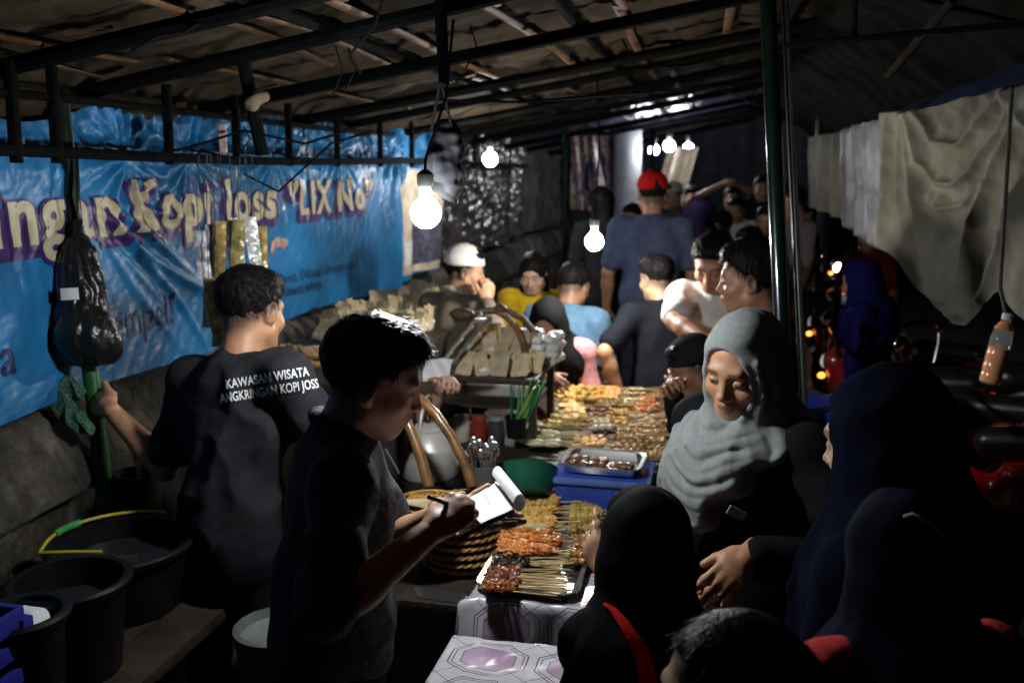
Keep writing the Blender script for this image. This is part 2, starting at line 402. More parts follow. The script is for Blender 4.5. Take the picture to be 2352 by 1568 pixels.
def build_tarps():
    spans = [(-.4, 2.45, 'brown canvas tarpaulin of the roof above the left banner corner, nearest the camera', TARP), (2.4, 4.95, 'brown sagging roof tarpaulin above the first lit bulb', TARP),
             (4.9, 8.3, 'dim roof tarpaulin above the long food table and second bulb', TARP), (8.2, 13.5, 'dark glossy bluish roof tarpaulin over the far crowd and row of bulbs', mat('tarp_far', (.05, .045, .08), .25, var=.5, ns=3, bump=.5, bs=10))]
    for i, (y0, y1, lab, m) in enumerate(spans):
        def f(u, v, y0=y0, y1=y1, i=i):
            x = -2.12 + 2.6 * u; y = y0 + (y1 - y0) * v
            z = roofz(x) + .012 * (i % 2)
            sag = .05 * (.5 - .5 * np.cos(2 * math.pi * (x + .36) / .37)) * .5 + .055 * np.sin(math.pi * ((y - 2.2) / .62)) ** 2 * .55
            w = fbm(np.c_[x * 1.5, y * 1.1, x * 0 + i], 2.2, 4)
            z = z - .14 * np.clip((-1.99 - x) / .13, 0, 1) + .028 - sag * .5 - .018 * np.abs(w) + .012 * fbm(np.c_[x * 5, y * 2, x * 0], 3)
            return np.c_[x, y, z]
        tag(link('roof_tarpaulin', grid_mesh('tarp', f, 90, 120), m), lab, 'tarpaulin', 'roof tarpaulins')
    # street-side canopy, sloping down from the post line to the curtain
    def g(u, v):
        y = -.2 + 13 * v; x = .35 + u * 1.05
        z = roofz(.35) + .03 - .20 * u - .34 * u ** 2.0 + .02 * np.sin(y * 4 + u * 3) + .03 * fbm(np.c_[x * 2, y * 1.5, x * 0], 2)
        return np.c_[x, y, z]
    tag(link('canopy_sheet', grid_mesh('canopy', g, 60, 180), TARP2), 'dark canvas sheet sagging over the street side, right of the green post', 'tarpaulin')
    def b(u, v):
        q0 = P(2352 + 160, 90, 2.5); q1 = P(2100, 235, 3.3); q2 = P(2380, 185, 2.4)
        p = q0 + np.outer(u, q1 - q0) + np.outer(v, q2 - q0) * (1 - .6 * u)[:, None]
        p = p + .012 * fbm(p, 5, 2)[:, None]; return p
    tag(link('rolled_tarpaulin', grid_mesh('btarp', b, 40, 20), mat('blue_tarp', (.008, .018, .08), .6, var=.3, bump=.3)), 'dark blue tarpaulin bunched above the pale curtain', 'tarpaulin')
build_tarps()
def posts():
    # steel post at the street side
    a = P(1763, -20, 2.8); b = P(1800, 820, 2.75); d = (b - a) / (a[2] - b[2]); bot = b + d * (b[2] - .05); top = a - d * .25
    T = thing('canopy_post', 'glossy dark green steel post behind the grey hijab girl', 'post', bot)
    MB().tube([top, a, b, bot], .025, 14).build('shaft', GREENST, T)
    e = (0.05, 0.02, 0); MB().tube([top + e, b + (.052, .02, 0), bot + e], .012, 8).build('pipe', mat('grey_pipe', (.05, .055, .05), .35, var=.3), T)
    MB().lathe([(.06, 0), (.06, .012), (.034, .02), (.03, .06)], 14, bot - (0, 0, .0)).build('base_plate', STEEL, T)
    a = P(138, 232, 2.92); b = P(212, 880, 2.94); d = (b - a) / (a[2] - b[2]); bot = b + d * (b[2] - .05)
    T = thing('canopy_post', 'green painted pole at the left, with black plastic bag and held by a hand', 'post', bot)
    e = P(206, 828, 2.938); MB().tube([a - d * .12, a, e], [.030, .028, .026], 12).build('shaft', mat('dark_green_pole', (.007, .022, .010), .35, var=.5, ns=9), T); MB().tube([e, b, bot], [.027, .0265, .03], 12).build('lower_shaft', mat('green_bamboo', (.018, .11, .022), .4, var=.5, ns=9), T)
    # second far posts
    for (u, v0, v1, dd, lab) in ((1300, 330, 560, 7.5, 'thin dark post beside the crinkled plastic sheet'), (1880, 300, 500, 8.5, 'far dark post at the street edge before the curtains'), (1500, 320, 420, 9.0, 'thin green far post before the white column')):
        a = P(u, v0, dd); MB().tube([a + (0, 0, .15), (a[0], a[1], .05)], .025, 8)
        o = MB().tube([a + (0, 0, .1), (a[0], a[1], .05)], .025, 8).build('canopy_post', GREENST); tag(o, lab, 'post'); setbase(o, (a[0], a[1], .05))
posts()

# ------------------------------------------------------------------ the blue banner and its print
def ridge(t, w): return np.exp(-(t / w) ** 2)
def bx(y, z):
    """how far the banner stands off, as a function of its own coordinates"""
    y = np.asarray(y, float); z = np.asarray(z, float)
    x = -2.0 + .035 * np.sin(y * 1.1 + .6) + .02 * np.sin(y * 2.3 + z * 2) - .045 * np.clip((z - 1.95) / .25, 0, 1)
    # pulled creases fanning out from the pole towards the lower right
    Y = y - 2.62; Z = z - 1.90; rr = np.hypot(Y, Z) + 1e-3; an = np.degrees(np.arctan2(-Z, Y))
    for a0, w, amp, r0, r1 in ((24, 1.5, .020, .1, 1.0), (33, 1.7, .026, .1, 1.25), (41, 1.6, .020, .08, 1.2), (52, 2.2, .016, .1, .9), (15, 1.4, .014, .15, .9), (64, 3, .012, .1, .7), (28.5, .9, .010, .2, .9), (46, .9, .010, .2, .8)):
        x += amp * ridge(rr * np.sin(np.radians(np.clip(an - a0 - 4 * np.sin(rr * 3 + a0), -80, 80))), .010 + .006 * w) * np.clip((rr - r0) / .15, 0, 1) * np.clip((r1 - rr) / .4, 0, 1)
    # loose crinkles along the top edge, gathered at the ties
    top = np.clip((z - 1.88) / .12, 0, 1)
    p = np.c_[y.ravel() * 4.5, z.ravel() * 2.4, y.ravel() * 0]
    f = fbm(p, 2.6, 4).reshape(y.shape)
    x += .013 * top * np.clip(np.abs(f) * 1.6 - .3, -.6, 1)
    for yc, zc in ((3.35, 2.0), (4.0, 2.02), (4.75, 2.05), (5.6, 2.08), (2.95, 2.0)):
        a2 = np.arctan2(z - zc, y - yc); r2 = np.hypot(z - zc, y - yc)
        x += .014 * np.sin(a2 * 17 + yc * 9) * np.clip((r2 - .02) / .08, 0, 1) * np.exp(-(r2 / .26) ** 2)
    x += .004 * fbm(p * np.array([1, 1.5, 1]), 3.1, 3).reshape(y.shape)
    # loose right-hand end, hanging in vertical folds
    e = np.clip((y - 5.1) / .8, 0, 1); x += .045 * e * np.sin(y * 9 + (2.2 - z) * 2.2) + .03 * e * np.sin(y * 17 - z * 3)
    return x
BLUE = mat('banner_blue', (.022, .17, .42), .42, var=.0, spec=.55)
def banner_nodes():
    m = BLUE; nt = m.node_tree; N = nt.nodes; L = nt.links; b = N['Principled BSDF']; tc = N.new('ShaderNodeTexCoord')
    n = N.new('ShaderNodeTexNoise'); n.inputs['Scale'].default_value = 2.2; n.inputs['Detail'].default_value = 6
    L.new(tc.outputs['Object'], n.inputs['Vector'])
    r = N.new('ShaderNodeValToRGB'); e = r.color_ramp.elements
    e[0].position = .3; e[0].color = (.008, .075, .17, 1); e[1].position = .72; e[1].color = (.022, .23, .54, 1)
    L.new(n.outputs['Fac'], r.inputs[0]); L.new(r.outputs[0], b.inputs['Base Color'])
    n2 = N.new('ShaderNodeTexNoise'); n2.inputs['Scale'].default_value = 24; n2.inputs['Detail'].default_value = 3
    L.new(tc.outputs['Object'], n2.inputs['Vector'])
    mr = N.new('ShaderNodeMapRange'); mr.inputs[3].default_value = .28; mr.inputs[4].default_value = .55; L.new(n2.outputs['Fac'], mr.inputs[0]); L.new(mr.outputs[0], b.inputs['Roughness'])
    bp = N.new('ShaderNodeBump'); bp.inputs['Strength'].default_value = .08; bp.inputs['Distance'].default_value = .01; L.new(n2.outputs['Fac'], bp.inputs['Height']); L.new(bp.outputs[0], b.inputs['Normal'])
banner_nodes()
def yu(u, v=450): return QX(u, v, -2.0)[1]
def build_banner():
    Y0, Y1 = 1.0, 6.55
    def f(u, v):
        y = Y0 + (Y1 - Y0) * u
        ztop = 2.17 + .05 * np.sin(y * 2.1) + .02 * np.sin(y * 7) - .10 * np.clip((3.25 - y), 0, .4) * 0 + .02 * (y - 3)
        zbot = 1.225 + .02 * np.sin(y * 3.1) + .03 * np.clip(y - 5, 0, 2)
        z = zbot + (ztop - zbot) * v
        return np.c_[bx(y, z), y, z]
    B = link('banner', grid_mesh('banner', f, 900, 180), BLUE); setbase(B, (-2.0, 3.5, 1.22))
    tag(B, 'shiny wrinkled blue vinyl banner with large cream and purple lettering on the wall', 'banner')
    CREAM = mat('print_cream', (.50, .44, .28), .45, var=.12); PURP = mat('print_purple', (.055, .022, .13), .4, var=.2); DK = mat('print_navy', (.010, .008, .075), .5, var=.1)
    BEIGE = mat('print_beige', (.50, .42, .32), .45, var=.35, ns=9); 
    def word(txt, y0, y1, z0, h, m, bold=0, off=.003, shear=0., name='lettering', ml=.035, slope=0., sp=1., gap=0.):
        V, F = text_mesh(txt, 1, bold, shear, sp, ml / max(h, .05)); x0, x1 = V[:, 0].min(), V[:, 0].max()
        if gap: x0 += gap; x1 -= gap
        t = (V[:, 0] - x0) / (x1 - x0); y = y0 + (y1 - y0) * t; z = z0 + V[:, 1] * h + slope * (y - y0)
        return link(name, np_mesh(name, np.c_[bx(y, z) + off, y, z], F), m, B)
    # letter heights: a capital is about 0.69 of the font size
    HH = .275
    yk0, yk1 = yu(322, 460), yu(503, 460); yn1 = yu(276, 480); yn0 = yu(-12, 480)
    full = (yn1 - yn0) / .405
    rows = [('Angkringan', yn1 - full, yn1, 1.735, HH * .93, 0), ('Kopi', yk0, yk1, 1.735, HH * .92, 0), ('Joss', yu(528, 450), yu(640, 450), 1.735, HH * .9, 0), ('\u201dLIX', yu(668, 445), yu(757, 445), 1.735, HH * .84, .0), ('No\u201d', yu(772, 445), yu(852, 445), 1.735, HH * .84, .0)]
    for t, a, b, z, h, sl in rows:
        word(t, a - .035, b + .045, z - .018, h, PURP, .10, .0045, ml=.011, name='letter_shadow', sp=1.16)
        word(t, a - .012, b + .012, z, h, PURP, .07, .0072, ml=.011, name='letter_outline', sp=1.16)
        word(t, a, b, z + .004, h, CREAM, .028, .0102, sp=1.16, ml=.011)
    y = lambda u, v: QX(u, v, -2.0)[1]; zz = lambda u, v: QX(u, v, -2.0)[2]
    word('empel!', y(268, 770), y(420, 760), zz(300, 775), .17, DK, .006, slope=.0)
    word('a', y(-12, 860), y(24, 850), zz(10, 858), .165, DK, .01)
    word('t Manis. Dibuat dengan rasa', y(640, 640), y(815, 615), zz(640, 660), .075, DK, .0, ml=.06)
    word('teh dinikmati keluarga', y(655, 680), y(745, 655), zz(660, 686), .072, DK, .0, ml=.06)
    # printed picture at the loose end
    def patch(poly, m, name, off=.003):
        bm = bmesh.new(); vs = [bm.verts.new((y(u, v), zz(u, v), 0)) for u, v in poly]; bm.faces.new(vs); bmesh.ops.triangulate(bm, faces=bm.faces[:])
        for _ in range(5):
            E = [e for e in bm.edges if e.calc_length() > .05]
            if not E: break
            bmesh.ops.subdivide_edges(bm, edges=E, cuts=1); bmesh.ops.triangulate(bm, faces=bm.faces[:])
        bm.verts.index_update(); V = np.array([v.co[:] for v in bm.verts]); F = np.array([[v.index for v in f.verts] for f in bm.faces]); bm.free()
        link(name, np_mesh(name, np.c_[bx(V[:, 0], V[:, 1]) + off, V[:, 0], V[:, 1]], F), m, B)
    patch([(905, 430), (925, 395), (960, 385), (985, 395), (1000, 470), (1002, 560), (985, 612), (950, 628), (920, 635), (912, 590), (925, 560), (908, 510)], BEIGE, 'print_picture')
    patch([(945, 520), (985, 500), (990, 590), (955, 610)], mat('print_dark', (.06, .06, .09), .5, var=.6, ns=25), 'print_detail', .006)
    patch([(930, 560), (948, 550), (946, 606), (928, 612)], mat('print_white', (.6, .6, .58), .5, var=.2), 'print_detail', .006)
    patch([(640, 553), (652, 545), (670, 549), (672, 563), (662, 574), (654, 566), (645, 572), (642, 590), (638, 575)], mat('print_red', (.45, .05, .06), .5, col2=(.7, .6, .5), var=.3, ns=40), 'print_mark', .004)
    # tape and ties holding the top
    for yy in (3.35, 4.0, 4.75, 5.6): MB().tube([(bx(yy, 2.02) + .01, yy, 2.03), (-1.86, yy + .02, 2.0)], .004, 6).build('tie', STEEL, B)
build_banner()
def build_backwalls():
    # crinkled dark plastic sheet beyond the banner
    def f(u, v):
        y = 6.5 + 5.2 * u; z = 1.27 + 1.05 * v
        x = -2.03 + .05 * np.sin(y * 1.7) + .022 * fbm(np.c_[y * 5, z * 7, y * 0], 2.4, 4) + .03 * np.sin(y * 6 + .4 * np.sin(z * 5))
        return np.c_[x, y, z]
    m = mat('black_plastic', (.085, .075, .075), .24, var=.4, ns=6, spec=.7)
    tag(link('plastic_sheet', grid_mesh('psheet', f, 200, 70), m), 'crinkled shiny dark plastic sheet hung beyond the blue banner', 'sheet')
    # end banner, colourful, far
    def g(u, v):
        p0, p1 = P(1310, 335, 9.5), P(1400, 335, 9.5); p = p0 + np.outer(u, p1 - p0); z = 1.55 + .75 * v
        n = .05 * np.sin(u * 14 + v * 3); return np.c_[p[:, 0], p[:, 1] + n, z]
    m = mat('end_banner', (.05, .05, .2), .35, var=0); nt = m.node_tree; N = nt.nodes; L = nt.links; tc = N.new('ShaderNodeTexCoord')
    wv = N.new('ShaderNodeTexNoise'); wv.inputs['Scale'].default_value = 3.2; L.new(tc.outputs['Generated'], wv.inputs['Vector'])
    r = N.new('ShaderNodeValToRGB'); r.color_ramp.interpolation = 'CONSTANT'; e = r.color_ramp.elements
    e[0].color = (.03, .03, .16, 1); e[1].position = .62; e[1].color = (.55, .5, .2, 1)
    for p_, c_ in ((.42, (.5, .42, .40, 1)), (.5, (.28, .04, .05, 1)), (.56, (.6, .6, .62, 1))): q = e.new(p_); q.color = c_
    L.new(wv.outputs['Fac'], r.inputs[0]); L.new(r.outputs[0], N['Principled BSDF'].inputs['Base Color'])
    tag(link('small_banner', grid_mesh('sb', g, 40, 30), m), 'small colourful striped banner hung at the far end', 'banner')
    a = P(1440, 330, 10.5); o = MB().lathe([(.17, 0), (.17, 2.4)], 24, (a[0], a[1], 0)).build('round_column', mat('white_paint', (.22, .22, .24), .6, var=.2, ns=4)); setbase(o, (a[0], a[1], 0)); tag(o, 'round white column standing beyond the crowd', 'column')
    # closed end of the stall: rear sheet
    def k(u, v):
        x = -2.1 + 3.6 * u; z = .0 + 2.7 * v; return np.c_[x, 13.4 + .06 * np.sin(x * 7 + z) + .03 * np.sin(x * 17), z]
    tag(link('rear_sheet', grid_mesh('rs', k, 80, 30), mat('rear_canvas', (.03, .03, .04), .8, var=.4)), 'dark cloth sheet closing the far end of the stall', 'sheet')
    def kk(u, v):
        a = P(1535, 345, 10.2); b = P(1605, 345, 10.0); p = a + np.outer(u, b - a); z = 1.2 + 1.0 * v
        return np.c_[p[:, 0] - .25 * (1 - v), p[:, 1] + .05 * np.sin(u * 11), z]
    tag(link('hanging_cloth', grid_mesh('hc', kk, 40, 20), mat('tan_cloth', (.34, .28, .2), .8, var=.3)), 'tan cloth hanging slanted beneath the far row of bulbs', 'cloth')
build_backwalls()
def pdist(U, V, path):
    d = np.full(U.shape, 1e9)
    for (a, b), (c, e) in zip(path[:-1], path[1:]):
        vx, vy = c - a, e - b; t = np.clip(((U - a) * vx + (V - b) * vy) / (vx * vx + vy * vy), 0, 1); d = np.minimum(d, np.hypot(U - a - t * vx, V - b - t * vy))
    return d
def build_curtains():
    def mk(lab, m, A, B, topv, hem, ridges, nu=170, nv=110, seed=1, soft=.02):
        """A, B: (photo column, depth) of the two ends; folds are ridges along surveyed lines"""
        hu = np.array([p[0] for p in hem]); hv = np.array([p[1] for p in hem]); tu = np.array([p[0] for p in topv]); tv = np.array([p[1] for p in topv])
        pa, pb = P(A[0], 400, A[1]), P(B[0], 400, B[1]); n = nrm(np.cross(pb - pa, (0, 0, 1))); n = n if n @ (CAMP - pa) > 0 else -n
        def f(u, v):
            U = A[0] + (B[0] - A[0]) * u; D = 1 / (1 / A[1] + (1 / B[1] - 1 / A[1]) * u); vt = np.interp(U, tu, tv); vh = np.interp(U, hu, hv); V = vt + (vh - vt) * (1 - v)
            p = CAMP + D[:, None] * (FW + np.outer((U - 1176) / FPX, RT) - np.outer((V - 784) / FPX, UPV))
            p[:, 2] = p[:, 2]; d = soft * fbm(np.c_[U * .008, V * .003, U * 0 + seed], 1.4, 2) + .006 * fbm(np.c_[U * .02, V * .012, U * 0 + seed], 1.5, 3)
            for path, w, amp in ridges: d = d + amp * np.exp(-(pdist(U, V, path) / w) ** 1.4)
            return p + np.outer(d, n)
        o = link('curtain', grid_mesh('curtain', f, nu, nv), m); tag(o, lab, 'curtain', 'street-side curtains'); return o
    m = mat('curtain_cloth', (.15, .14, .105), .8, var=.25, ns=3, bump=.08, bs=90, col2=(.24, .225, .17), spec=.2)
    mk('pale olive curtain with swagged folds at the right, bottle rope in front', m, (2024, 3.9), (2520, 2.62), [(2000, 262), (2060, 258), (2150, 240), (2250, 190), (2352, 175), (2600, 165)],
       [(2020, 548), (2052, 575), (2090, 640), (2140, 705), (2185, 742), (2210, 748), (2235, 732), (2265, 700), (2294, 668), (2315, 692), (2352, 735), (2600, 860)],
       [([(2052, 262), (2048, 400), (2040, 580)], 13, .045), ([(2095, 262), (2105, 400), (2130, 560), (2155, 690)], 9, .04), ([(2105, 262), (2120, 370), (2160, 418), (2205, 424), (2255, 385), (2300, 310), (2345, 200)], 9, .036), ([(2118, 258), (2160, 325), (2212, 335), (2262, 290), (2310, 200)], 9, .032),
        ([(2340, 290), (2285, 420), (2232, 560), (2205, 720)], 12, .045), ([(2360, 420), (2310, 560), (2260, 690)], 12, .04), ([(2075, 262), (2080, 480)], 9, .025), ([(2170, 460), (2165, 560), (2195, 640)], 18, .03), ([(2140, 450), (2175, 480), (2225, 470), (2270, 420)], 8, .022), ([(2420, 200), (2400, 500), (2440, 760)], 16, .05), ([(2330, 180), (2345, 260), (2400, 330)], 12, .03)], 260, 150)
    mk('greyish purple curtain length with lit vertical streaks, second along the street', mat('curtain_grey', (.17, .165, .18), .4, var=.5, ns=4), (1942, 5.4), (2052, 4.3), [(1930, 300), (2060, 270)], [(1930, 505), (1960, 530), (2000, 560), (2060, 585)],
       [([(1950, 300), (1955, 520)], 7, .05), ([(1968, 300), (1964, 520)], 5, .05), ([(1985, 290), (1992, 420), (1985, 540)], 7, .06), ([(2008, 280), (2012, 540)], 5, .05), ([(2030, 280), (2026, 560)], 8, .06)], 90, 50, 2)
    mk('plain tan curtain length farthest along the street side', mat('curtain_tan', (.19, .17, .12), .8, var=.4, ns=3), (1862, 8.0), (1944, 6.2), [(1860, 318), (1950, 300)], [(1860, 470), (1950, 505)], [([(1872, 310), (1876, 480)], 6, .06), ([(1900, 310), (1896, 490)], 8, .06), ([(1926, 310), (1930, 500)], 7, .06)], 70, 40, 3)
build_curtains()
# ------------------------------------------------------------------ lit bulbs
def bulb(p, r, watts, label, ztop, group=None, col=(1, .97, .93), lean=(0, 0)):
    p = np.asarray(p, float)
    T = thing('light_bulb', label, 'light bulb', p, 0, group)
    area = 4 * math.pi * r * r * 1.0; S = watts / (math.pi * area)
    g = [(.0001, -r), (.38 * r, -.925 * r), (.70 * r, -.71 * r), (.92 * r, -.38 * r), (r, 0), (.96 * r, .3 * r), (.86 * r, .54 * r), (.70 * r, .74 * r), (.5 * r, .9 * r)]
    MB().lathe(g, 16, p).build('globe', mat('lit_%.3f_%.0f' % (r, watts), col, .4, var=0, emit=S, ecol=col), T)
    MB().lathe([(.51 * r, .89 * r), (.42 * r, 1.2 * r), (.36 * r, 1.5 * r), (.36 * r, 1.75 * r)], 16, p).build('housing', mat('bulb_housing', (.7, .7, .7), .4, var=0), T)
    MB().lathe([(.48 * r, 1.7 * r), (.55 * r, 1.9 * r), (.55 * r, 2.5 * r), (.2 * r, 2.8 * r)], 14, p).build('socket', mat('black_plastic_part', (.015, .015, .015), .4, var=0), T)
    a = p + (0, 0, 2.7 * r); b = np.array((p[0] + lean[0], p[1] + lean[1], ztop)); m = (a + b) / 2 + (.015, .01, 0)
    MB().tube([a, a + (.002, 0, .03), m, b], .0035, 6).build('cord', mat('cable_black', (.005, .005, .005), .8, var=0, spec=.08), T)
B1 = P(978, 490, 2.22)
def bulbs():
    bulb(B1, .037, 38, 'brightest bulb hanging beside the banner, above the man writing', 2.3, col=(.93, .97, 1.), lean=(.06, .05))
    bulb(P(1365, 555, 4.15), .040, 52, 'lit bulb over the packets, in front of the man with the red cap', 2.35, col=(1, .97, .9))
    bulb(P(1126, 366, 6.0), .045, 28, 'lit bulb against the crinkled plastic sheet', 2.35, col=(1, .98, .95))
    for (u, v, d, w, l) in ((1502, 345, 10.3, 16, 'leftmost of the three far bulbs in a row'), (1537, 336, 9.4, 22, 'middle and largest of the three far bulbs in a row'), (1581, 341, 10.6, 14, 'last of the three far bulbs in a row, by the post')):
        bulb(P(u, v, d), .055, w, l, 2.55, 'far bulbs in a row', col=(.88, .93, 1.))
bulbs()

# ------------------------------------------------------------------ hanging things
def crumple(me_V, amp, s): return me_V + amp * np.c_[fbm(me_V, s), fbm(me_V + 5, s), fbm(me_V + 9, s)]
BLACKBAG = mat('black_bag', (.010, .010, .011), .3, var=.2, spec=.5, bump=.22, bs=45)
def hanging():
    # black carrier bag on the left pole
    c = P(188, 700, 2.90); T = thing('plastic_bag', 'bulging black plastic bag with a white label hanging from the left pole', 'plastic bag', P(188, 830, 2.90))
    S = Sdf(); a = P(180, 505, 2.90)
    S.cap(a, P(182, 600, 2.88), .010, .035, .03).cap(P(182, 590, 2.88), P(188, 760, 2.88), .045, .085, .04)
    S.ell(P(190, 770, 2.88), (.105, .075, .085), k=.05).ell(P(148, 640, 2.88), (.035, .03, .06), k=.04).ell(P(215, 660, 2.88), (.03, .03, .06), k=.04)
    S.cap(P(140, 800, 2.88), P(240, 800, 2.88), .04, .045, .05)
    def dsp(p):
        q = p - c; an = np.arctan2(q[:, 1], q[:, 0])
        f1 = fbm(p * np.array([1, 1, .22]), 9); f2 = fbm(p * np.array([1, 1, .35]) + 3, 19); return -.007 * np.abs(np.sin(an * 5 + q[:, 2] * 9 + 1.5 * fbm(p, 5))) + .007 * np.abs(f1) + .004 * np.abs(f2) + .0012 * fbm(p, 50)
    V, F = S.mesh(.004, dsp); link('bag_body', np_mesh('bag', V, F), BLACKBAG, T)
    MB().tube([a + (0, 0, -.02), P(181, 450, 2.88), P(176, 360, 2.90), P(160, 345, 2.94)], [.008, .006, .006, .006], 6).build('handle', BLACKBAG, T)
    q = P(160, 675, 2.72); n = nrm(CAMP - q); xx = nrm(np.cross((0, 0, 1), n)); yy = np.cross(n, xx)
    bv = BVHTree.FromPolygons([Vector(v) for v in V], [list(map(int, f)) for f in F])
    LV, LF = [], []
    for i in range(5):
        for j in range(4):
            p = q + xx * (i / 4 - .5) * .05 + yy * (j / 3 - .5) * .036
            h = bv.ray_cast(Vector(p), Vector(-n)); LV.append((p, h[3] if h[0] is not None else .1))
    dm = min(x[1] for x in LV) - .001; LV = [p - n * (dm + .25 * (t - dm)) for p, t in LV]; LF = [(i * 4 + j, (i + 1) * 4 + j, (i + 1) * 4 + j + 1, i * 4 + j + 1) for i in range(4) for j in range(3)]
    MB().add(LV, LF).build('paper_label', mat('paper_white', (.7, .7, .7), .6, var=.1), T)
    # dark net bag hung above the first bulb
    T = thing('hanging_bag', 'dark bundle hung on two strings above the brightest bulb', 'bag', P(1030, 440, 2.35))
    S = Sdf(); S.cap(P(1035, 430, 2.35), P(1005, 370, 2.35), .03, .03, .03).cap(P(1005, 370, 2.35), P(1025, 300, 2.36), .028, .022, .03).cap(P(1040, 400, 2.35), P(1035, 300, 2.36), .03, .012, .02).ell(P(1025, 345, 2.36), (.035, .03, .05), k=.03)
    V, F = S.mesh(.006, lambda p: .010 * fbm(p, 16) + .004 * fbm(p, 40)); link('bundle', np_mesh('bundle', V, F), mat('dark_net', (.006, .006, .007), .8, var=.3, spec=.1), T)
    for (u0, u1) in ((1010, 990), (1014, 1040)): MB().tube([P(u0, 190, 2.3), P(u1, 305, 2.35)], .004, 6).build('string', STEEL, T)
    T = thing('lamp_shade', 'small dark shade plate tilted behind the brightest bulb', 'shade', P(1020, 425, 2.36))
    ax = np.array(Matrix.Rotation(R(35), 3, 'Y')); MB().lathe([(.012, .02), (.03, .012), (.05, -.015), (.052, -.018), (.03, .006), (.004, .014)], 18, P(1022, 428, 2.36), ax).build('plate', mat('shade_dark', (.008, .008, .008), .6, var=.2), T)
    # strips of drink sachets
    foils = [((.55, .54, .50), 'silver'), ((.42, .28, .08), 'gold'), ((.06, .14, .42), 'blue'), ((.5, .5, .52), 'white'), ((.30, .24, .08), 'brown gold'), ((.5, .45, .4), 'silver'), ((.08, .2, .1), 'green')]
    strips = [(456, 530, 110, 3, 3, 'short pair of white sachets hanging leftmost on the strings'), (487, 515, 245, 3, 5, 'long strip of silver white sachets hanging before the banner'), (522, 512, 150, 0, 5, 'strip of shiny silver sachets with foil glints, beside the long strip'),
              (549, 505, 150, 4, 4, 'strip of brown gold sachets hanging between the silver ones'), (572, 497, 150, 5, 5, 'crinkled silver strip hanging farthest right of the sachets'), (588, 560, 70, 6, 2, 'green and yellow sachet pair just above the dark hair'),
              (480, 640, 160, 1, 5, 'strip of gold sachets dangling lowest beside the head'), (505, 690, 110, 4, 3, 'brown gold sachet strip partly behind the gold one'), (472, 520, 140, 0, 4, 'plain silver sachet strip between the short white one and the long strip'), (505, 508, 130, 1, 4, 'gold sachet strip right beside the long silver white strip'), (537, 500, 130, 5, 4, 'narrow silver strip hanging highest above the head'), (600, 520, 110, 1, 3, 'short gold strip at the outer end of the sachet row')]
    for k, (u, v, L, ci, n, lab) in enumerate(strips):
        d = 2.98 + .03 * (k % 3); top = P(u, v, d); T = thing('sachet_strip', 'strip: ' + lab if False else lab, 'sachets', top, 0, 'strips of drink sachets')
        col, nm = foils[ci]; m = mat('foil_' + nm, col, .3, .2 if ci != 3 else .0, var=.25, ns=30, col2=tuple(min(1, c * 1.5 + .05) for c in col)); hh = (top - P(u, v + L, d))[2] / n; w = .042
        for j in range(n):
            def f(a, b, j=j):
                x = (a - .5) * w; z = -(j + b) * hh; bulge = .007 * np.sin(math.pi * a) * np.sin(math.pi * np.clip(b * 1.15 - .07, 0, 1)) + .0022 * np.sin(b * 30 + a * 9 + j) + .0025 * fbm(np.c_[a * 3, b * 3 + j, a * 0 + k], 2.5)
                tw = .25 * math.sin(k * 2.1) + .12 * j * math.cos(k * 1.7); sl = .10 * math.sin(k * 3.3 + 1)
                return top + np.outer(x, RT * math.cos(tw) + FW * math.sin(tw) * .9) + np.outer(-bulge, nrm(FW)) + np.outer(z, (0, 0, 1)) + np.outer(-z * sl, RT)
            link('sachet', grid_mesh('sachet', f, 9, 12), m if j % 2 == 0 or ci != 3 else mat('foil_print', (.12, .2, .4), .3, .2, var=.3, ns=20, col2=(.5, .48, .45)), T)
        MB().tube([top, top + (0.0, .0, .1), np.array((top[0], top[1] + .0, 2.0)) + (-.02 * (k % 3), .03, .0)], .0016, 5).build('string', mat('string_dark', (.05, .05, .05), .6, var=0), T)
    # thin wires in the roof
    ws = [([(245, 330), (330, 360), (430, 340), (560, 300), (700, 330), (800, 300)], 2.9, 'sagging black wire along the banner top'), ([(560, 400), (640, 440), (760, 330), (860, 300)], 3.3, 'loose wire looping over the cream letters'),
          ([(880, 0), (860, 60), (800, 130), (830, 170)], 2.5, 'wire drooping between the roof rafters'), ([(1790, 380), (1760, 250), (1650, 200), (1500, 230), (1300, 215)], 4.0, 'long wire strung under the roof to the green post'),
          ([(1000, 230), (1200, 235), (1450, 215), (1750, 190)], 3.2, 'bundled cable running beneath the second beam'), ([(300, 120), (360, 85), (420, 75), (520, 20)], 2.3, 'bent black wire near the bright rafter'),
          ([(1430, 90), (1460, 160), (1580, 150), (1700, 120)], 3.4, 'thin wire crossing under the roof centre')]
    for pts, d, lab in ws: tag(MB().tube([P(u, v, d + .02 * i) for i, (u, v) in enumerate(pts)], .0045, 6).build('cable', mat('cable_black'), None), lab, 'cable')
    for i, (u, v, d, l) in enumerate(((770, 105, 2.6, .14), (800, 110, 2.6, .12), (560, 290, 2.9, .08), (448, 330, 2.9, .05), (1080, 60, 2.7, .12))):
        a = P(u, v, d); tag(MB().tube([a, a + (.02, 0, -l * .5), a + (-.015, 0, -l)], .0025, 5).build('loose_string', mat('cable_black')), ('frayed string dangling from the roof above the banner lettering', 'second frayed string beside the dangling one', 'short string end above the letter K', 'knotted string over the banner top', 'string end dangling near the hanging post')[i], 'string')
    # paper label tied to the banner top
    q = P(512, 318, 3.0); tag(MB().box(q, (.012, .004, .045), bev=.002).build('paper_tag', mat('tag_pink', (.5, .35, .3), .6, var=.3, ns=30)), 'small pinkish paper tag tied above the sachets', 'tag')
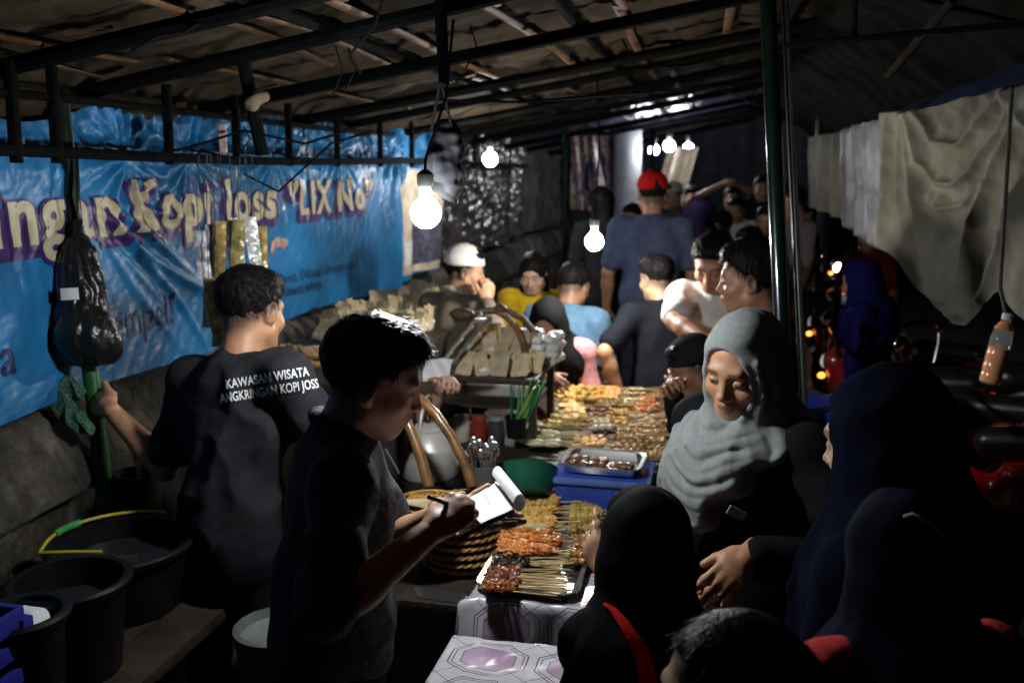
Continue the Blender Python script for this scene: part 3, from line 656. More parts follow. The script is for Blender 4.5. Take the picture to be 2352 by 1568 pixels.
    q = P(592, 238, 2.85); S = Sdf(); S.cap(q - .02 * RT, q + .02 * RT + (0, 0, .02), .022, .018); V, F = S.mesh(.006, lambda p: .008 * fbm(p, 25)); tag(link('cloth_knot', np_mesh('knot', V, F), mat('knot_cloth', (.14, .10, .065), .85, var=.3)), 'pale cloth knotted round a roof beam', 'cloth')
    # water bottle on a rope at the street side
    q = P(2272, 880, 2.75); ax = np.array(Matrix.Rotation(R(9), 3, 'Y')); T = thing('water_bottle', 'clear plastic bottle, liquid coloured as orange street glow, hanging from a rope by the curtain', 'bottle', q)
    prof = [(.001, 0), (.026, 0), (.031, .006), (.031, .03), (.0295, .034), (.031, .04), (.031, .06), (.0295, .064), (.031, .07), (.031, .10), (.0295, .104), (.031, .11), (.031, .135), (.026, .165), (.014, .185), (.0135, .2)]
    MB().lathe(prof + [(r - .001, z) for r, z in prof[::-1][:-1]], 24, q, ax).build('shell', mat('pet', (.8, .85, .85), .06, var=0, alpha=.10, spec=.8), T)
    MB().lathe([(.0005, .003)] + [(r - .0025, z) for r, z in prof[2:12]] + [(.0005, .122)], 24, q, ax).build('liquid', mat('orange_glow_liquid', (.9, .27, .02), .12, var=0), T)  # orange street light seen through the bottle is put into the liquid's colour
    MB().lathe([(.0268, .166), (.0265, .168), (.0152, .186), (.015, .188)], 24, q, ax).build('sleeve', mat('orange_label', (.65, .22, .05), .5, var=.3), T)
    MB().lathe([(.015, .195), (.0155, .212), (.013, .215), (.001, .215)], 16, q, ax).build('bottle_cap', mat('cap_white', (.5, .5, .5), .5, var=0), T)
    e = q + ax @ np.array((0, 0, .2)); MB().tube([e, P(2297, 660, 2.75), P(2310, 440, 2.75), P(2325, 190, 2.75)], .006, 6).build('rope', mat('rope_dark', (.05, .045, .04), .8, var=.3), T)
hanging()

# ------------------------------------------------------------------ washing corner at the left
DARKPL = mat('dark_plastic', (.007, .007, .008), .4, spec=.25, var=.35, ns=12, bump=.1, bs=30)
def bucket(c, r, h, label, m, water=None, suds=False, taper=.78):
    T = thing('bucket', label, 'bucket', c, 0, 'washing buckets')
    b = r * taper
    prof = [(.001, 0), (b, 0), (b + .004, .01), (r * .985, h - .03), (r, h - .028), (r + .014, h - .02), (r + .018, h - .006), (r + .010, h), (r - .004, h - .002), (r - .006, h - .03), (b - .006, .012), (.001, .01)]
    MB().lathe(prof, 48, c).build('tub', m, T)
    zz = h * .72; rr = b + (r - b) * .72 - .008
    MB().lathe([(rr, zz - .002), (rr * .6, zz), (.001, zz)], 40, c).build('water', mat('dark_water', (.02, .02, .022), .06, var=0, spec=.6), T)
    if suds:
        S = Sdf()
        for k in range(9): S.ell(np.asarray(c) + (rr * .6 * math.cos(k * 2.4) * (k / 9) - .03, rr * .6 * math.sin(k * 2.4) * (k / 9), h * .80 + .01 * (k % 3)), (.045, .04, .028), k=.02)
        V, F = S.mesh(.007, lambda p: .005 * fbm(p, 35)); link('suds', np_mesh('suds', V, F), mat('suds', (.65, .65, .66), .6, var=.1), T)
    return T
def washing():
    # wooden bench carrying the buckets
    zb = .72; x0, x1, y0, y1 = -1.93, -1.33, 1.0, 2.66
    T = thing('wash_bench', 'low wooden bench carrying the black buckets along the wall', 'bench', (-1.63, 1.8, .06))
    wm = mat('wet_wood', (.03, .018, .011), .65, var=.5, ns=9, bump=.4, bs=40)
    for k in range(4): MB().box((x0 + .075 + k * .15, (y0 + y1) / 2, zb - .018), (.072, (y1 - y0) / 2, .018), bev=.004).build('plank', wm, T)
    for sx in (x0 + .06, x1 - .06):
        for sy in (y0 + .08, y1 - .08): MB().box((sx, sy, (zb - .03) / 2 + .03), (.03, .03, (zb - .03) / 2 - .03), bev=.004).build('leg', wm, T)
    qa = Q(278, 1240, .92); bucket((qa[0], qa[1], zb), .185, .20, 'largest black tub, with yellow hose on its rim, by the left pole', DARKPL)
    qb = Q(160, 1325, .97); bucket((qb[0], qb[1], zb), .128, .25, 'middle black bucket between the big tub and the sudsy one', DARKPL)
    qc = Q(48, 1402, .98); bucket((qc[0], qc[1], zb), .088, .26, 'small black bucket with white suds by the blue crate', DARKPL, suds=True)
    # yellow hose with green joint on the big tub
    T = thing('hose', 'yellow hose with a green joint lying on the largest tub rim', 'hose', (-1.66, 2.2, .92)); zt = zb + .207
    pts = [(qa[0] + .195 * math.cos(a), qa[1] + .195 * math.sin(a), zt + .004) for a in np.linspace(1.5, 3.6, 14)]
    e0 = pts[-1]; pts += [(e0[0] + .02, e0[1] - .05, zt - .002), (e0[0] + .1, e0[1] - .03, zt - .0), (e0[0] + .17, e0[1] + .01, zt - .01)]
    MB().tube(pts, .005, 8).build('pipe', mat('hose_yellow', (.5, .42, .02), .45, var=.2), T)
    MB().tube(pts[8:12], .0105, 10).build('joint', mat('hose_green', (.05, .35, .08), .45, var=.1), T)
    # blue crate
    T = thing('plastic_crate', 'blue plastic crate at the lower left corner', 'crate', (-1.45, 1.3, .72)); bm = mat('crate_blue', (.02, .025, .22), .4, var=.15)
    qd = Q(62, 1410, .99); cx, cy, w, d, h, z0 = qd[0] - .15, qd[1] - .125, .15, .11, .27, .722
    for s in (-1, 1):
        for q in range(5): MB().box((cx, cy + s * d, z0 + .02 + q * .063), (w, .008, .018 if q < 4 else .022), bev=.003).build('slat', bm, T); MB().box((cx + s * w, cy, z0 + .02 + q * .063), (.008, d, .018 if q < 4 else .022), bev=.003).build('slat', bm, T)
        for t in (-1, 1): MB().box((cx + s * w, cy + t * d, z0 + h / 2), (.016, .016, h / 2), bev=.005).build('corner_post', bm, T)
        for t in (-.35, .35): MB().box((cx + t * w, cy + s * d, z0 + h / 2), (.01, .006, h / 2)).build('rib', bm, T)
    MB().box((cx, cy, z0 + .006), (w, d, .006)).build('bottom', bm, T)
    # white tub with green band, on the floor behind the writer
    q = P(640, 1480, 2.38); c = (q[0], q[1], .06); T = thing('white_drum', 'white plastic drum with a green foot band between the two men', 'drum', c)
    MB().lathe([(.001, 0), (.09, 0), (.095, .01), (.105, .70), (.112, .71), (.112, .74), (.10, .745), (.095, .72), (.001, .68)], 36, c).build('tub', mat('drum_white', (.10, .11, .105), .7, var=.6, ns=6), T)
    MB().lathe([(.1035, .54), (.1065, .55), (.1075, .60), (.1055, .61)], 36, c).build('band', mat('drum_green', (.06, .3, .09), .45, var=.2), T)
    # dark pot with utensils on a hook at the wall
    q = P(318, 1130, 3.0); T = thing('utensil_holder', 'dark utensil holder with ladle hanging on the wall above the big tub', 'utensil holder', q)
    MB().lathe([(.001, -.07), (.06, -.07), (.068, .07), (.072, .07), (.064, -.076), (.001, -.078)], 24, q).build('cup', mat('dark_enamel', (.02, .018, .018), .3, var=.2), T)
    MB().tube([q + (0, 0, -.02), q + (.01, 0, .16)], .006, 6).build('ladle', mat('steel', (.5, .5, .5), .25, .9, var=.1), T)
    MB().tube([q + (.02, .02, -.02), q + (-.03, .03, .13)], .006, 6).build('spatula', mat('dark_enamel'), T)
    # lime on the ledge
    q = Q(8, 962, 1.212); T = thing('lime', 'green lime resting on the wall ledge at the left edge', 'fruit', q)
    S = Sdf(); S.ell(q + (0, 0, .012), (.024, .022, .021)); V, F = S.mesh(.003); link('peel', np_mesh('lime', V, F), mat('lime_peel', (.22, .3, .03), .4, var=.25, bump=.2, bs=200), T)
    MB().box((-1.975, 2.62, 1.17), (.03, .03, .012), bev=.01)
    # cloth in the hand on the pole
    T = thing('green_cloth', 'green checked cloth bunched on the left pole', 'cloth', P(165, 975, 2.88))
    S = Sdf(); S.chain([P(150, 885, 2.90), P(135, 915, 2.90), P(150, 945, 2.88), P(175, 965, 2.86), P(205, 985, 2.86)], [.03, .034, .03, .026, .018], .02).ell(P(172, 900, 2.90), (.035, .03, .03), k=.02)
    V, F = S.mesh(.004, lambda p: .010 * (np.abs(np.sin((p @ RT) * 70 + p[:, 2] * 38 + 1.5 * fbm(p, 9))) - .6) + .003 * fbm(p, 30)); 
    m = mat('green_check', (.03, .11, .06), .85, var=0); nt = m.node_tree; N = nt.nodes; L = nt.links; tc = N.new('ShaderNodeTexCoord'); ck = N.new('ShaderNodeTexChecker'); ck.inputs['Scale'].default_value = 90
    ck.inputs[1].default_value = (.012, .055, .03, 1); ck.inputs[2].default_value = (.05, .13, .08, 1); L.new(tc.outputs['Object'], ck.inputs[0]); L.new(ck.outputs[0], N['Principled BSDF'].inputs['Base Color'])
    link('cloth', np_mesh('gc', V, F), m, T)
washing()

# ------------------------------------------------------------------ tables and cart
def vinyl():
    m = mat('vinyl_cloth', (.6, .58, .6), .2, var=0, spec=.55, coat=.3); nt = m.node_tree; N = nt.nodes; L = nt.links; b = N['Principled BSDF']
    def M(op, a, c=None):
        n = N.new('ShaderNodeMath'); n.operation = op
        for i, x in enumerate((a, c)):
            if x is None: continue
            if isinstance(x, (int, float)): n.inputs[i].default_value = x
            else: L.new(x, n.inputs[i])
        return n.outputs[0]
    at = N.new('ShaderNodeAttribute'); at.attribute_name = 'sheet'; sp = N.new('ShaderNodeSeparateXYZ'); L.new(at.outputs['Vector'], sp.inputs[0])
    nz = N.new('ShaderNodeTexNoise'); nz.inputs['Scale'].default_value = 11; nz.inputs['Detail'].default_value = 6; L.new(at.outputs['Vector'], nz.inputs['Vector'])
    def cell(s, per): return M('ABSOLUTE', M('SUBTRACT', M('FRACT', M('DIVIDE', s, per)), .5))
    X = cell(sp.outputs[0], .195); Y = cell(sp.outputs[1], .155)
    o = M('MAXIMUM', M('MAXIMUM', X, Y), M('MULTIPLY', M('ADD', X, Y), .70))
    inner = M('LESS_THAN', o, .30)
    def line(v, w=.009): return M('LESS_THAN', M('ABSOLUTE', M('SUBTRACT', o, v)), w)
    lines = M('MAXIMUM', M('MAXIMUM', line(.305, .005), line(.395, .006)), M('MAXIMUM', line(.44, .0075), M('MULTIPLY', M('LESS_THAN', M('ABSOLUTE', M('SUBTRACT', X, Y)), .006), M('GREATER_THAN', o, .30))))
    lines = M('MULTIPLY', lines, M('GREATER_THAN', nz.outputs['Fac'], .36))
    def mix(f, a, c):
        n = N.new('ShaderNodeMix'); n.data_type = 'RGBA'; L.new(f, n.inputs[0])
        for i, x in ((6, a), (7, c)):
            if isinstance(x, tuple): n.inputs[i].default_value = (*x, 1)
            else: L.new(x, n.inputs[i])
        return n.outputs[2]
    base = mix(nz.outputs['Fac'], (.40, .37, .42), (.64, .62, .66)); pur = mix(nz.outputs['Fac'], (.22, .08, .22), (.62, .52, .62))
    L.new(mix(lines, mix(inner, base, pur), (.05, .035, .07)), b.inputs['Base Color'])
    return m
VINYL = vinyl()
def sheet_attr(me, S): a = me.attributes.new('sheet', 'FLOAT_VECTOR', 'POINT'); a.data.foreach_set('vector', np.asarray(S, np.float32).ravel())
def cloth_table(name, label, x0, x1, y0, y1, z, drop, clabel):
    """table with a vinyl cloth draped over front and left edges"""
    wm = mat('table_wood', (.12, .08, .05), .6, var=.4)
    T = thing(name, label, 'table', ((x0 + x1) / 2, (y0 + y1) / 2, .06))
    MB().box(((x0 + x1) / 2, (y0 + y1) / 2, z - .022), ((x1 - x0) / 2 - .004, (y1 - y0) / 2 - .004, .016), bev=.003).build('table_top', wm, T)
    for sx in (x0 + .05, x1 - .05):
        for sy in (y0 + .05, y1 - .05): MB().box((sx, sy, z / 2 + .01), (.022, .022, z / 2 - .048)).build('leg', wm, T)
    W_, D_ = x1 - x0, y1 - y0; nu, nv = 80, 90
    s = np.linspace(-drop, W_ + .01, nu); t = np.linspace(-drop, D_ + .01, nv); Sg, Tg = np.meshgrid(s, t, indexing='ij')
    ov = np.minimum(Sg, 0); ot = np.minimum(Tg, 0); r = .012
    px = x0 + np.maximum(Sg, 0) - r * np.clip(-ov / r, 0, 1); py = y0 + np.maximum(Tg, 0) - r * np.clip(-ot / r, 0, 1)
    pz = z - np.maximum(np.clip(-ov - r * .6, 0, 9), np.clip(-ot - r * .6, 0, 9))
    hang = np.clip((z - pz) / .1, 0, 1)
    py -= hang * (ot < 0) * (.012 + .016 * np.sin(Sg * 21 + 1) * 1.0 + .008 * np.sin(Sg * 47)); px -= hang * (ov < 0) * (.012 + .014 * np.sin(Tg * 19))
    pz += (1 - hang) * .0035 * fbm(np.stack([Sg * 6, Tg * 6, Sg * 0], -1), 2) * (hang < .01)
    corner = (ov < 0) & (ot < 0); px[corner] -= .02; py[corner] -= .02
    i = np.arange(nu * nv).reshape(nu, nv); F = np.stack([i[:-1, :-1], i[1:, :-1], i[1:, 1:], i[:-1, 1:]], -1).reshape(-1, 4)
    me = np_mesh('cloth', np.stack([px, py, pz + .004], -1).reshape(-1, 3), F); sheet_attr(me, np.stack([Sg, Tg, Sg * 0], -1).reshape(-1, 3))
    o = link('tablecloth', me, VINYL); tag(o, clabel, 'tablecloth'); setbase(o, ((x0 + x1) / 2, (y0 + y1) / 2, z)); return T
ZT, ZF, ZB = .83, .885, .90
a_ = Q(1086, 1372, ZT); MX0, MY0 = a_[0], a_[1]; MX1, MY1 = MX0 + .54, MY0 + .84
cloth_table('food_table', 'table with the front trays of skewers, under patterned vinyl', MX0, MX1, MY0, MY1, ZT, .36, 'purple and white patterned vinyl cloth hanging from the front food table')
b_ = Q(1046, 1466, ZF); FX0, FY1 = b_[0], b_[1]
cloth_table('front_table', 'empty near table at the bottom edge, under patterned vinyl', FX0, FX0 + .40, FY1 - .62, FY1, ZF, .2, 'white vinyl cloth with purple octagons on the empty near table')
# food cart: back counter with shelf
DARKW = mat('cart_wood', (.028, .018, .012), .55, var=.4, ns=10, bump=.2)
c_ = Q(1010, 1085, ZB); CX0, CY0 = c_[0] - .05, Q(1200, 1062, ZB)[1]; CX1 = -.10; CY1 = CY0 + 1.35
def cart():
    T = thing('food_cart', 'dark wooden food cart counter with a raised shelf, covered in skewers', 'cart', ((CX0 + CX1) / 2, CY0 + .6, .06))
    MB().box(((CX0 + CX1) / 2, (CY0 + CY1) / 2, ZB - .02), ((CX1 - CX0) / 2, (CY1 - CY0) / 2, .018), bev=.004).build('counter', DARKW, T)
    MB().box(((CX0 + CX1) / 2, CY0 + .02, .55), ((CX1 - CX0) / 2 - .01, .012, .32)).build('front_panel', DARKW, T)
    MB().box((CX0 + .02, (CY0 + CY1) / 2, .55), (.012, (CY1 - CY0) / 2 - .03, .32)).build('side_panel', DARKW, T)
    MB().box(((CX0 + CX1) / 2, CY1 - .02, .55), ((CX1 - CX0) / 2 - .01, .012, .32)).build('back_panel', DARKW, T)
    for sx in (CX0 + .04, CX1 - .04):
        for sy in (CY0 + .06, CY1 - .06): MB().box((sx, sy, .15), (.03, .03, .09)).build('leg', DARKW, T)
    s0 = P(1000, 868, 3.55); s1 = P(1262, 862, 3.75); zs = s0[2]; x0, x1 = s0[0], s1[0]; y0 = s0[1]; y1 = y0 + .42
    MB().box(((x0 + x1) / 2, (y0 + y1) / 2, zs), ((x1 - x0) / 2, (y1 - y0) / 2, .012), bev=.003).build('shelf', DARKW, T)
    MB().box(((x0 + x1) / 2, (y0 + y1) / 2, zs - .11), ((x1 - x0) / 2 - .02, (y1 - y0) / 2 - .03, .006)).build('lower_shelf', DARKW, T)
    for sx in (x0 + .015, x1 - .015):
        for sy in (y0 + .015, y1 - .015): MB().box((sx, sy, (ZB + zs - .012) / 2), (.014, .014, (zs - .012 - ZB) / 2)).build('shelf_post', DARKW, T)
    return x0, x1, y0, y1, zs
SHX0, SHX1, SHY0, SHY1, SHZ = cart()
def wall_shelf():
    z = 1.165; p = Q(700, 745, z); q = Q(1040, 745, z)
    T = thing('side_counter', 'dark counter along the wall carrying the back row of rice packets', 'counter', ((p[0] + q[0]) / 2, (p[1] + q[1]) / 2, .06))
    x0, x1 = -1.88, -1.30; y0, y1 = 3.15, 5.05
    MB().box(((x0 + x1) / 2, (y0 + y1) / 2, z - .02), ((x1 - x0) / 2, (y1 - y0) / 2, .018), bev=.004).build('counter', DARKW, T)
    MB().box((x1 - .03, (y0 + y1) / 2, .6), (.014, (y1 - y0) / 2 - .02, .53)).build('front_panel', DARKW, T)
    MB().box(((x0 + x1) / 2, y0 + .03, .6), ((x1 - x0) / 2 - .05, .014, .53)).build('end_panel', DARKW, T)
    return z
WSZ = wall_shelf()
# ------------------------------------------------------------------ trays and food
STEELT = mat('tray_steel', (.62, .62, .62), .18, .95, var=.08, ns=20)
def rr(w, d, r, n=5):
    out = []
    for cx, cy, a0 in ((w - r, d - r, 0), (-w + r, d - r, 90), (-w + r, -d + r, 180), (w - r, -d + r, 270)):
        for k in range(n): a = R(a0 + 90 * k / (n - 1)); out.append((cx + r * math.cos(a), cy + r * math.sin(a)))
    return out
def tray(c, w, d, h, yaw, label, m=None):
    T = thing('steel_tray', label, 'tray', c, yaw, 'steel food trays'); V = []; loops = [(-.012, 0, .02), (0, h - .004, .03), (.013, h, .035), (.015, h - .005, .035), (.002, h - .008, .03), (-.010, -.001 + .0, .02)]
    for e, z, r in loops: V += [(x, y, z + .0012) for x, y in rr(w / 2 + e, d / 2 + e, r + e)]
    n = 20; F = [(i * n + k, i * n + (k + 1) % n, (i + 1) * n + (k + 1) % n, (i + 1) * n + k) for i in range(len(loops) - 1) for k in range(n)] + [tuple(range(n))]
    V2 = [(x, y, z) for x, y, z in V]
    o = MB().add(V2, F).build('pan', m or STEELT, T, world=False); return T
_ico = {}
def ico(n):
    if n not in _ico:
        bm = bmesh.new(); bmesh.ops.create_icosphere(bm, subdivisions=n, radius=1); bm.verts.index_update()
        _ico[n] = (np.array([v.co[:] for v in bm.verts]), [[v.index for v in f.verts] for f in bm.faces]); bm.free()
    return _ico[n]
def blob(mb, c, r, amp=.12, s=2.2, seed=0, n=2, rot=0):
    V, F = ico(n); d = 1 + amp * fbm(V + seed * 3.7, s, 3); W_ = V * d[:, None] * np.asarray(r)
    if rot: ca, sa = math.cos(rot), math.sin(rot); W_ = np.c_[W_[:, 0] * ca - W_[:, 1] * sa, W_[:, 0] * sa + W_[:, 1] * ca, W_[:, 2]]
    mb.add(W_ + np.asarray(c), F)
FOOD = {}
def food(name, col, col2, rough=.35, bump=.35, bs=90): return mat('food_' + name, col, rough, var=.2, ns=45, col2=col2, bump=bump, bs=bs, spec=.6, orand=.35)
STICK = mat('bamboo_stick', (.62, .45, .20), .6, var=.2, ns=30, orand=.35)
def skewer_protos(kind, L, SL, nvar=4):
    """meshes of a skewer along +X: food from 0 to L, stick to L + SL"""
    key = (kind, L, SL)
    if key in FOOD: return FOOD[key]
    out = []; rg = random.Random(hash(kind) % 100 if False else len(kind) * 7 + int(L * 1000))
    for v in range(nvar):
        st = MB().tube([(-.012, 0, 0), (L * .5, 0, .0), (L + SL, 0, rg.uniform(-.004, .006))], [.0011, .0016, .0016], 5).mesh('stick')
        mb = MB()
        if kind == 'meat':
            n = 5
            for i in range(n): blob(mb, (L * (i + .5) / n, rg.uniform(-.003, .003), rg.uniform(-.001, .003)), (L / n * .64, rg.uniform(.011, .015), rg.uniform(.008, .011)), .32, 2.8, v * 9 + i, 3, rot=rg.uniform(-.4, .4))
        elif kind == 'batter':
            n = 5
            for i in range(n): blob(mb, (L * (i + .5) / n, rg.uniform(-.005, .005), rg.uniform(0, .006)), (L / n * .78, rg.uniform(.015, .021), rg.uniform(.011, .016)), .36, 3.3, v * 7 + i, 3)
        elif kind == 'ball':
            n = 4
            for i in range(n): blob(mb, (L * (i + .5) / n, 0, 0), (L / n * .52,) * 3, .04, 1.5, v + i)
        elif kind == 'egg':
            n = 3
            for i in range(n): blob(mb, (L * (i + .5) / n, 0, 0), (L / n * .56, L / n * .47, L / n * .47), .015, 1.2, v + i)
        elif kind == 'roll':
            n = 2
            for i in range(n): blob(mb, (L * (i + .5) / n, 0, 0), (L / n * .6, .011, .010), .05, 1.5, v + i)
        elif kind == 'curl':
            n = 8
            for i in range(n): blob(mb, (L * (i + .5) / n, rg.uniform(-.007, .007), rg.uniform(-.002, .006)), (.008, .009, .008), .3, 2.4, v * 5 + i, 1)
        elif kind == 'disc':
            n = 3
            for i in range(n): blob(mb, (L * (i + .5) / n, 0, 0), (L / n * .55, .017, .007), .05, 1.5, v + i)
        elif kind == 'cube':
            n = 3
            for i in range(n): mb.box((L * (i + .5) / n, rg.uniform(-.002, .002), 0), (L / n * .46, .014, .010), np.array(Matrix.Rotation(rg.uniform(-.25, .25), 3, 'X')), .003)
        out.append((st, mb.mesh('pieces')))
    FOOD[key] = out; return out
def cluster(label, kind, m, cells, z, n, L, SL, ang=(0, 8), layers=1, lift=.010, group='satay skewers', part='meat', jit=.006, seed=1):
    """n skewers laid from the near end of a strip to its far end; cells = ((u0, v0), (u1, v1)) where the food ends start"""
    rg = random.Random(seed); pr = skewer_protos(kind, L, SL); (u0, v0), (u1, v1) = cells; per = max(1, n // layers); k = 0
    for ly in range(layers):
        m_ = per - ly
        for i in range(m_):
            t = (i + .5) / m_; zz = z + ly * lift * 1.3 + .010
            p = Q(u0 + (u1 - u0) * t, v0 + (v1 - v0) * t, zz) + (rg.uniform(-jit, jit), rg.uniform(-jit, jit) * .7, rg.uniform(0, lift * .8))
            st, fm = pr[rg.randrange(len(pr))]
            o = bpy.data.objects.new('skewer', st); C.objects.link(o)
            if not st.materials: st.materials.append(STICK)
            o.location = p; o.rotation_euler = (rg.uniform(-.9, .9), R(rg.uniform(-5, 3)), R(ang[0] + rg.gauss(0, ang[1] * .75))); sc_ = rg.uniform(.86, 1.12); o.scale = (sc_, sc_ * rg.uniform(.9, 1.15), sc_)
            tag(o, label if layers == 1 else ('upper ' if ly else 'lower ') + label, 'skewer', group)
            c = bpy.data.objects.new(part, fm); C.objects.link(c); c.parent = o
            if not fm.materials: fm.materials.append(m)
            c.material_slots[0].link = 'OBJECT'; c.material_slots[0].material = m
            k += 1
def front_food():
    z = ZT + .008
    def tr(u0, v0, u1, v1, zz, label, h=.025):
        a = Q(u0, v1, zz); b = Q(u1, v1, zz); c = Q((u0 + u1) / 2, v0, zz); return tray(((a[0] + b[0]) / 2, (a[1] + c[1]) / 2, zz), b[0] - a[0], c[1] - a[1], h, 0, label)
    tr(1100, 1275, 1322, 1362, ZT + .006, 'steel tray nearest the table edge, with brown meat skewers')
    tr(1150, 1135, 1308, 1262, ZT + .006, 'steel tray behind the plate stack with orange and golden skewers')
    tr(1300, 1150, 1440, 1298, ZT + .006, 'steel tray of yellow fritters and amber skin beside the black hijab')
    RB = food('redbrown', (.16, .035, .012), (.30, .09, .025), .25); BK = food('black', (.018, .012, .008), (.05, .03, .018), .25); OR = food('chili', (.48, .10, .015), (.62, .26, .05), .3)
    PL = food('pale', (.55, .45, .24), (.66, .56, .34), .5); GD = food('golden', (.52, .26, .045), (.68, .42, .10), .5); AM = food('amber', (.26, .10, .02), (.42, .2, .04), .22); YL = food('yellow', (.50, .31, .05), (.62, .44, .12), .45)
    g = 'skewers on the front table'
    cluster('red brown meat skewer in the tray nearest the table edge', 'meat', RB, ((1112, 1356), (1124, 1310)), ZT + .008, 30, .085, .135, (4, 8), 3, group=g, seed=2)
    cluster('black curly offal skewer piled behind the brown meat', 'curl', BK, ((1128, 1302), (1140, 1278)), ZT + .012, 18, .10, .11, (12, 12), 2, group=g, seed=3)
    cluster('orange chili coated skewer behind the black offal', 'batter', OR, ((1148, 1272), (1158, 1224)), ZT + .010, 20, .155, .035, (3, 7), 3, group=g, seed=4)
    cluster('pale egg roll skewer between the orange and golden ones', 'roll', PL, ((1152, 1226), (1160, 1204)), ZT + .034, 7, .15, .05, (5, 6), 1, group=g, seed=5)
    cluster('golden battered skewer at the back of the front table', 'batter', GD, ((1176, 1204), (1192, 1140)), ZT + .012, 30, .125, .075, (8, 10), 3, group=g, seed=6)
    cluster('yellow fritter skewer partly behind the black hijab', 'batter', YL, ((1312, 1225), (1318, 1160)), ZT + .010, 12, .09, .08, (6, 10), 2, group=g, seed=7)
    cluster('glistening amber skin skewer nearest the black hijab', 'meat', AM, ((1312, 1292), (1314, 1232)), ZT + .010, 14, .11, .06, (4, 8), 2, group=g, seed=8)
front_food()
def back_food():
    z = ZB + .004; g = 'skewers on the cart counter'
    BR = food('ballbrown', (.32, .17, .055), (.44, .26, .10), .4); TN = food('tan', (.56, .30, .06), (.72, .45, .13), .4); RD = food('red', (.38, .09, .02), (.52, .17, .03), .25); ORC = food('orange', (.62, .26, .03), (.7, .38, .07), .4)
    WH = food('white', (.72, .70, .62), (.8, .78, .7), .35, .05); DU = food('dumpling', (.56, .48, .24), (.66, .6, .36), .4); DR = food('darkfried', (.10, .05, .02), (.2, .11, .04), .3); CH = food('chilipile', (.55, .14, .02), (.65, .26, .04), .25); YT = food('yellowtofu', (.5, .33, .08), (.6, .45, .15), .5); GR = food('grey', (.25, .22, .17), (.38, .35, .28), .3)
    J = [('green-white dumpling skewer at the near left corner of the cart', 'roll', DU, ((1200, 1022), (1222, 975)), 16, .125, .09, 3), ('orange baton skewer on the cart just behind the steel tray', 'roll', ORC, ((1312, 1040), (1318, 1024)), 4, .11, .1, 1),
         ('orange round slice skewer behind the orange batons', 'disc', ORC, ((1318, 1016), (1328, 1000)), 5, .10, .11, 1), ('brown meatball skewer at the near edge of the cart', 'ball', BR, ((1400, 1062), (1412, 1008)), 15, .11, .13, 2),
         ('white quail egg skewer at the middle of the cart', 'egg', WH, ((1345, 992), (1352, 966)), 6, .085, .11, 2), ('dark fried skewer behind the white eggs', 'meat', DR, ((1352, 958), (1358, 924)), 10, .1, .12, 2),
         ('tan tofu skewer left of the dark fried skewers', 'cube', TN, ((1272, 972), (1290, 930)), 12, .1, .12, 2), ('grey gizzard skewer between dumplings and tofu', 'meat', GR, ((1262, 955), (1280, 918)), 8, .08, .14, 1),
         ('red brown liver skewer at the far right of the cart', 'meat', RD, ((1450, 945), (1462, 908)), 12, .11, .16, 2), ('small orange carrot skewer right of the eggs', 'ball', ORC, ((1452, 990), (1462, 972)), 4, .06, .14, 1),
         ('brown sausage skewer at the cart middle right', 'roll', BR, ((1448, 1000), (1470, 955)), 12, .10, .17, 2), ('crisp tan skewer at the far left of the cart', 'batter', TN, ((1278, 928), (1296, 892)), 10, .10, .12, 2),
         ('orange chili tofu skewer heaped at the far middle', 'cube', CH, ((1368, 920), (1376, 893)), 10, .09, .10, 3), ('plain tan skewer between the eggs and sausages', 'meat', TN, ((1392, 985), (1410, 930)), 12, .08, .16, 2),
         ('dark liver skewer beneath the orange heap', 'meat', DR, ((1440, 968), (1450, 950)), 6, .08, .14, 1), ('brown fried skewer at the right front corner of the cart', 'meat', BR, ((1490, 1055), (1496, 1010)), 12, .07, .15, 2)]
    for i, (lab, k, m, cells, n, L, SL, ly) in enumerate(J): cluster(lab, k, m, cells, z, int(n * 1.3), L, SL, (2 + 6 * math.sin(i * 2.3), 12), ly, group=g, seed=20 + i, jit=.026)
    J2 = [('brown crumbed skewer at the right middle of the cart', 'batter', BR, ((1500, 1000), (1512, 955)), 12, .10, .14, 2), ('glazed red skewer at the right end of the cart', 'meat', RD, ((1520, 945), (1530, 905)), 10, .09, .14, 2), ('yellow tofu skewer between the dumplings and orange slices', 'cube', YT, ((1228, 985), (1290, 948)), 12, .09, .12, 2),
          ('tan crisp skewer at the far centre of the cart', 'batter', TN, ((1325, 925), (1336, 892)), 9, .09, .12, 2), ('brown chicken skin skewer behind the meatballs', 'meat', BR, ((1412, 1010), (1424, 985)), 8, .09, .14, 2), ('pale fish cake skewer at the far right of the orange heap', 'disc', DU, ((1432, 925), (1442, 893)), 9, .08, .12, 2)]
    for i, (lab, k, m, cells, n, L, SL, ly) in enumerate(J2): cluster(lab, k, m, cells, z + .008, n, L, SL, (3 + 6 * math.sin(i * 1.7), 9), ly, group=g, seed=70 + i, jit=.014)
    # loose sticks at the far right rim, heads under the pile
    cluster('bare stick ends fanned at the far right of the cart', 'meat', DR, ((1500, 948), (1512, 900)), z + .012, 26, .05, .19, (14, 16), 2, group=g, seed=55, jit=.02)
    # green edged plate under the dumplings
    q = Q(1255, 1012, ZB); T = thing('food_plate', 'dark green plate under the dumpling skewers', 'plate', q); MB().lathe([(.001, .001), (.10, .001), (.13, .012), (.132, .014), (.1, .004), (.001, .003)], 36, q).build('dish', mat('plate_green', (.02, .08, .06), .3, var=.1), T)
    # steel tray with brown braised pieces, on the blue box in front of the cart
    zt = .972; a = Q(1294, 1086, zt); b = Q(1468, 1086, zt); c = Q(1300, 1046, zt)
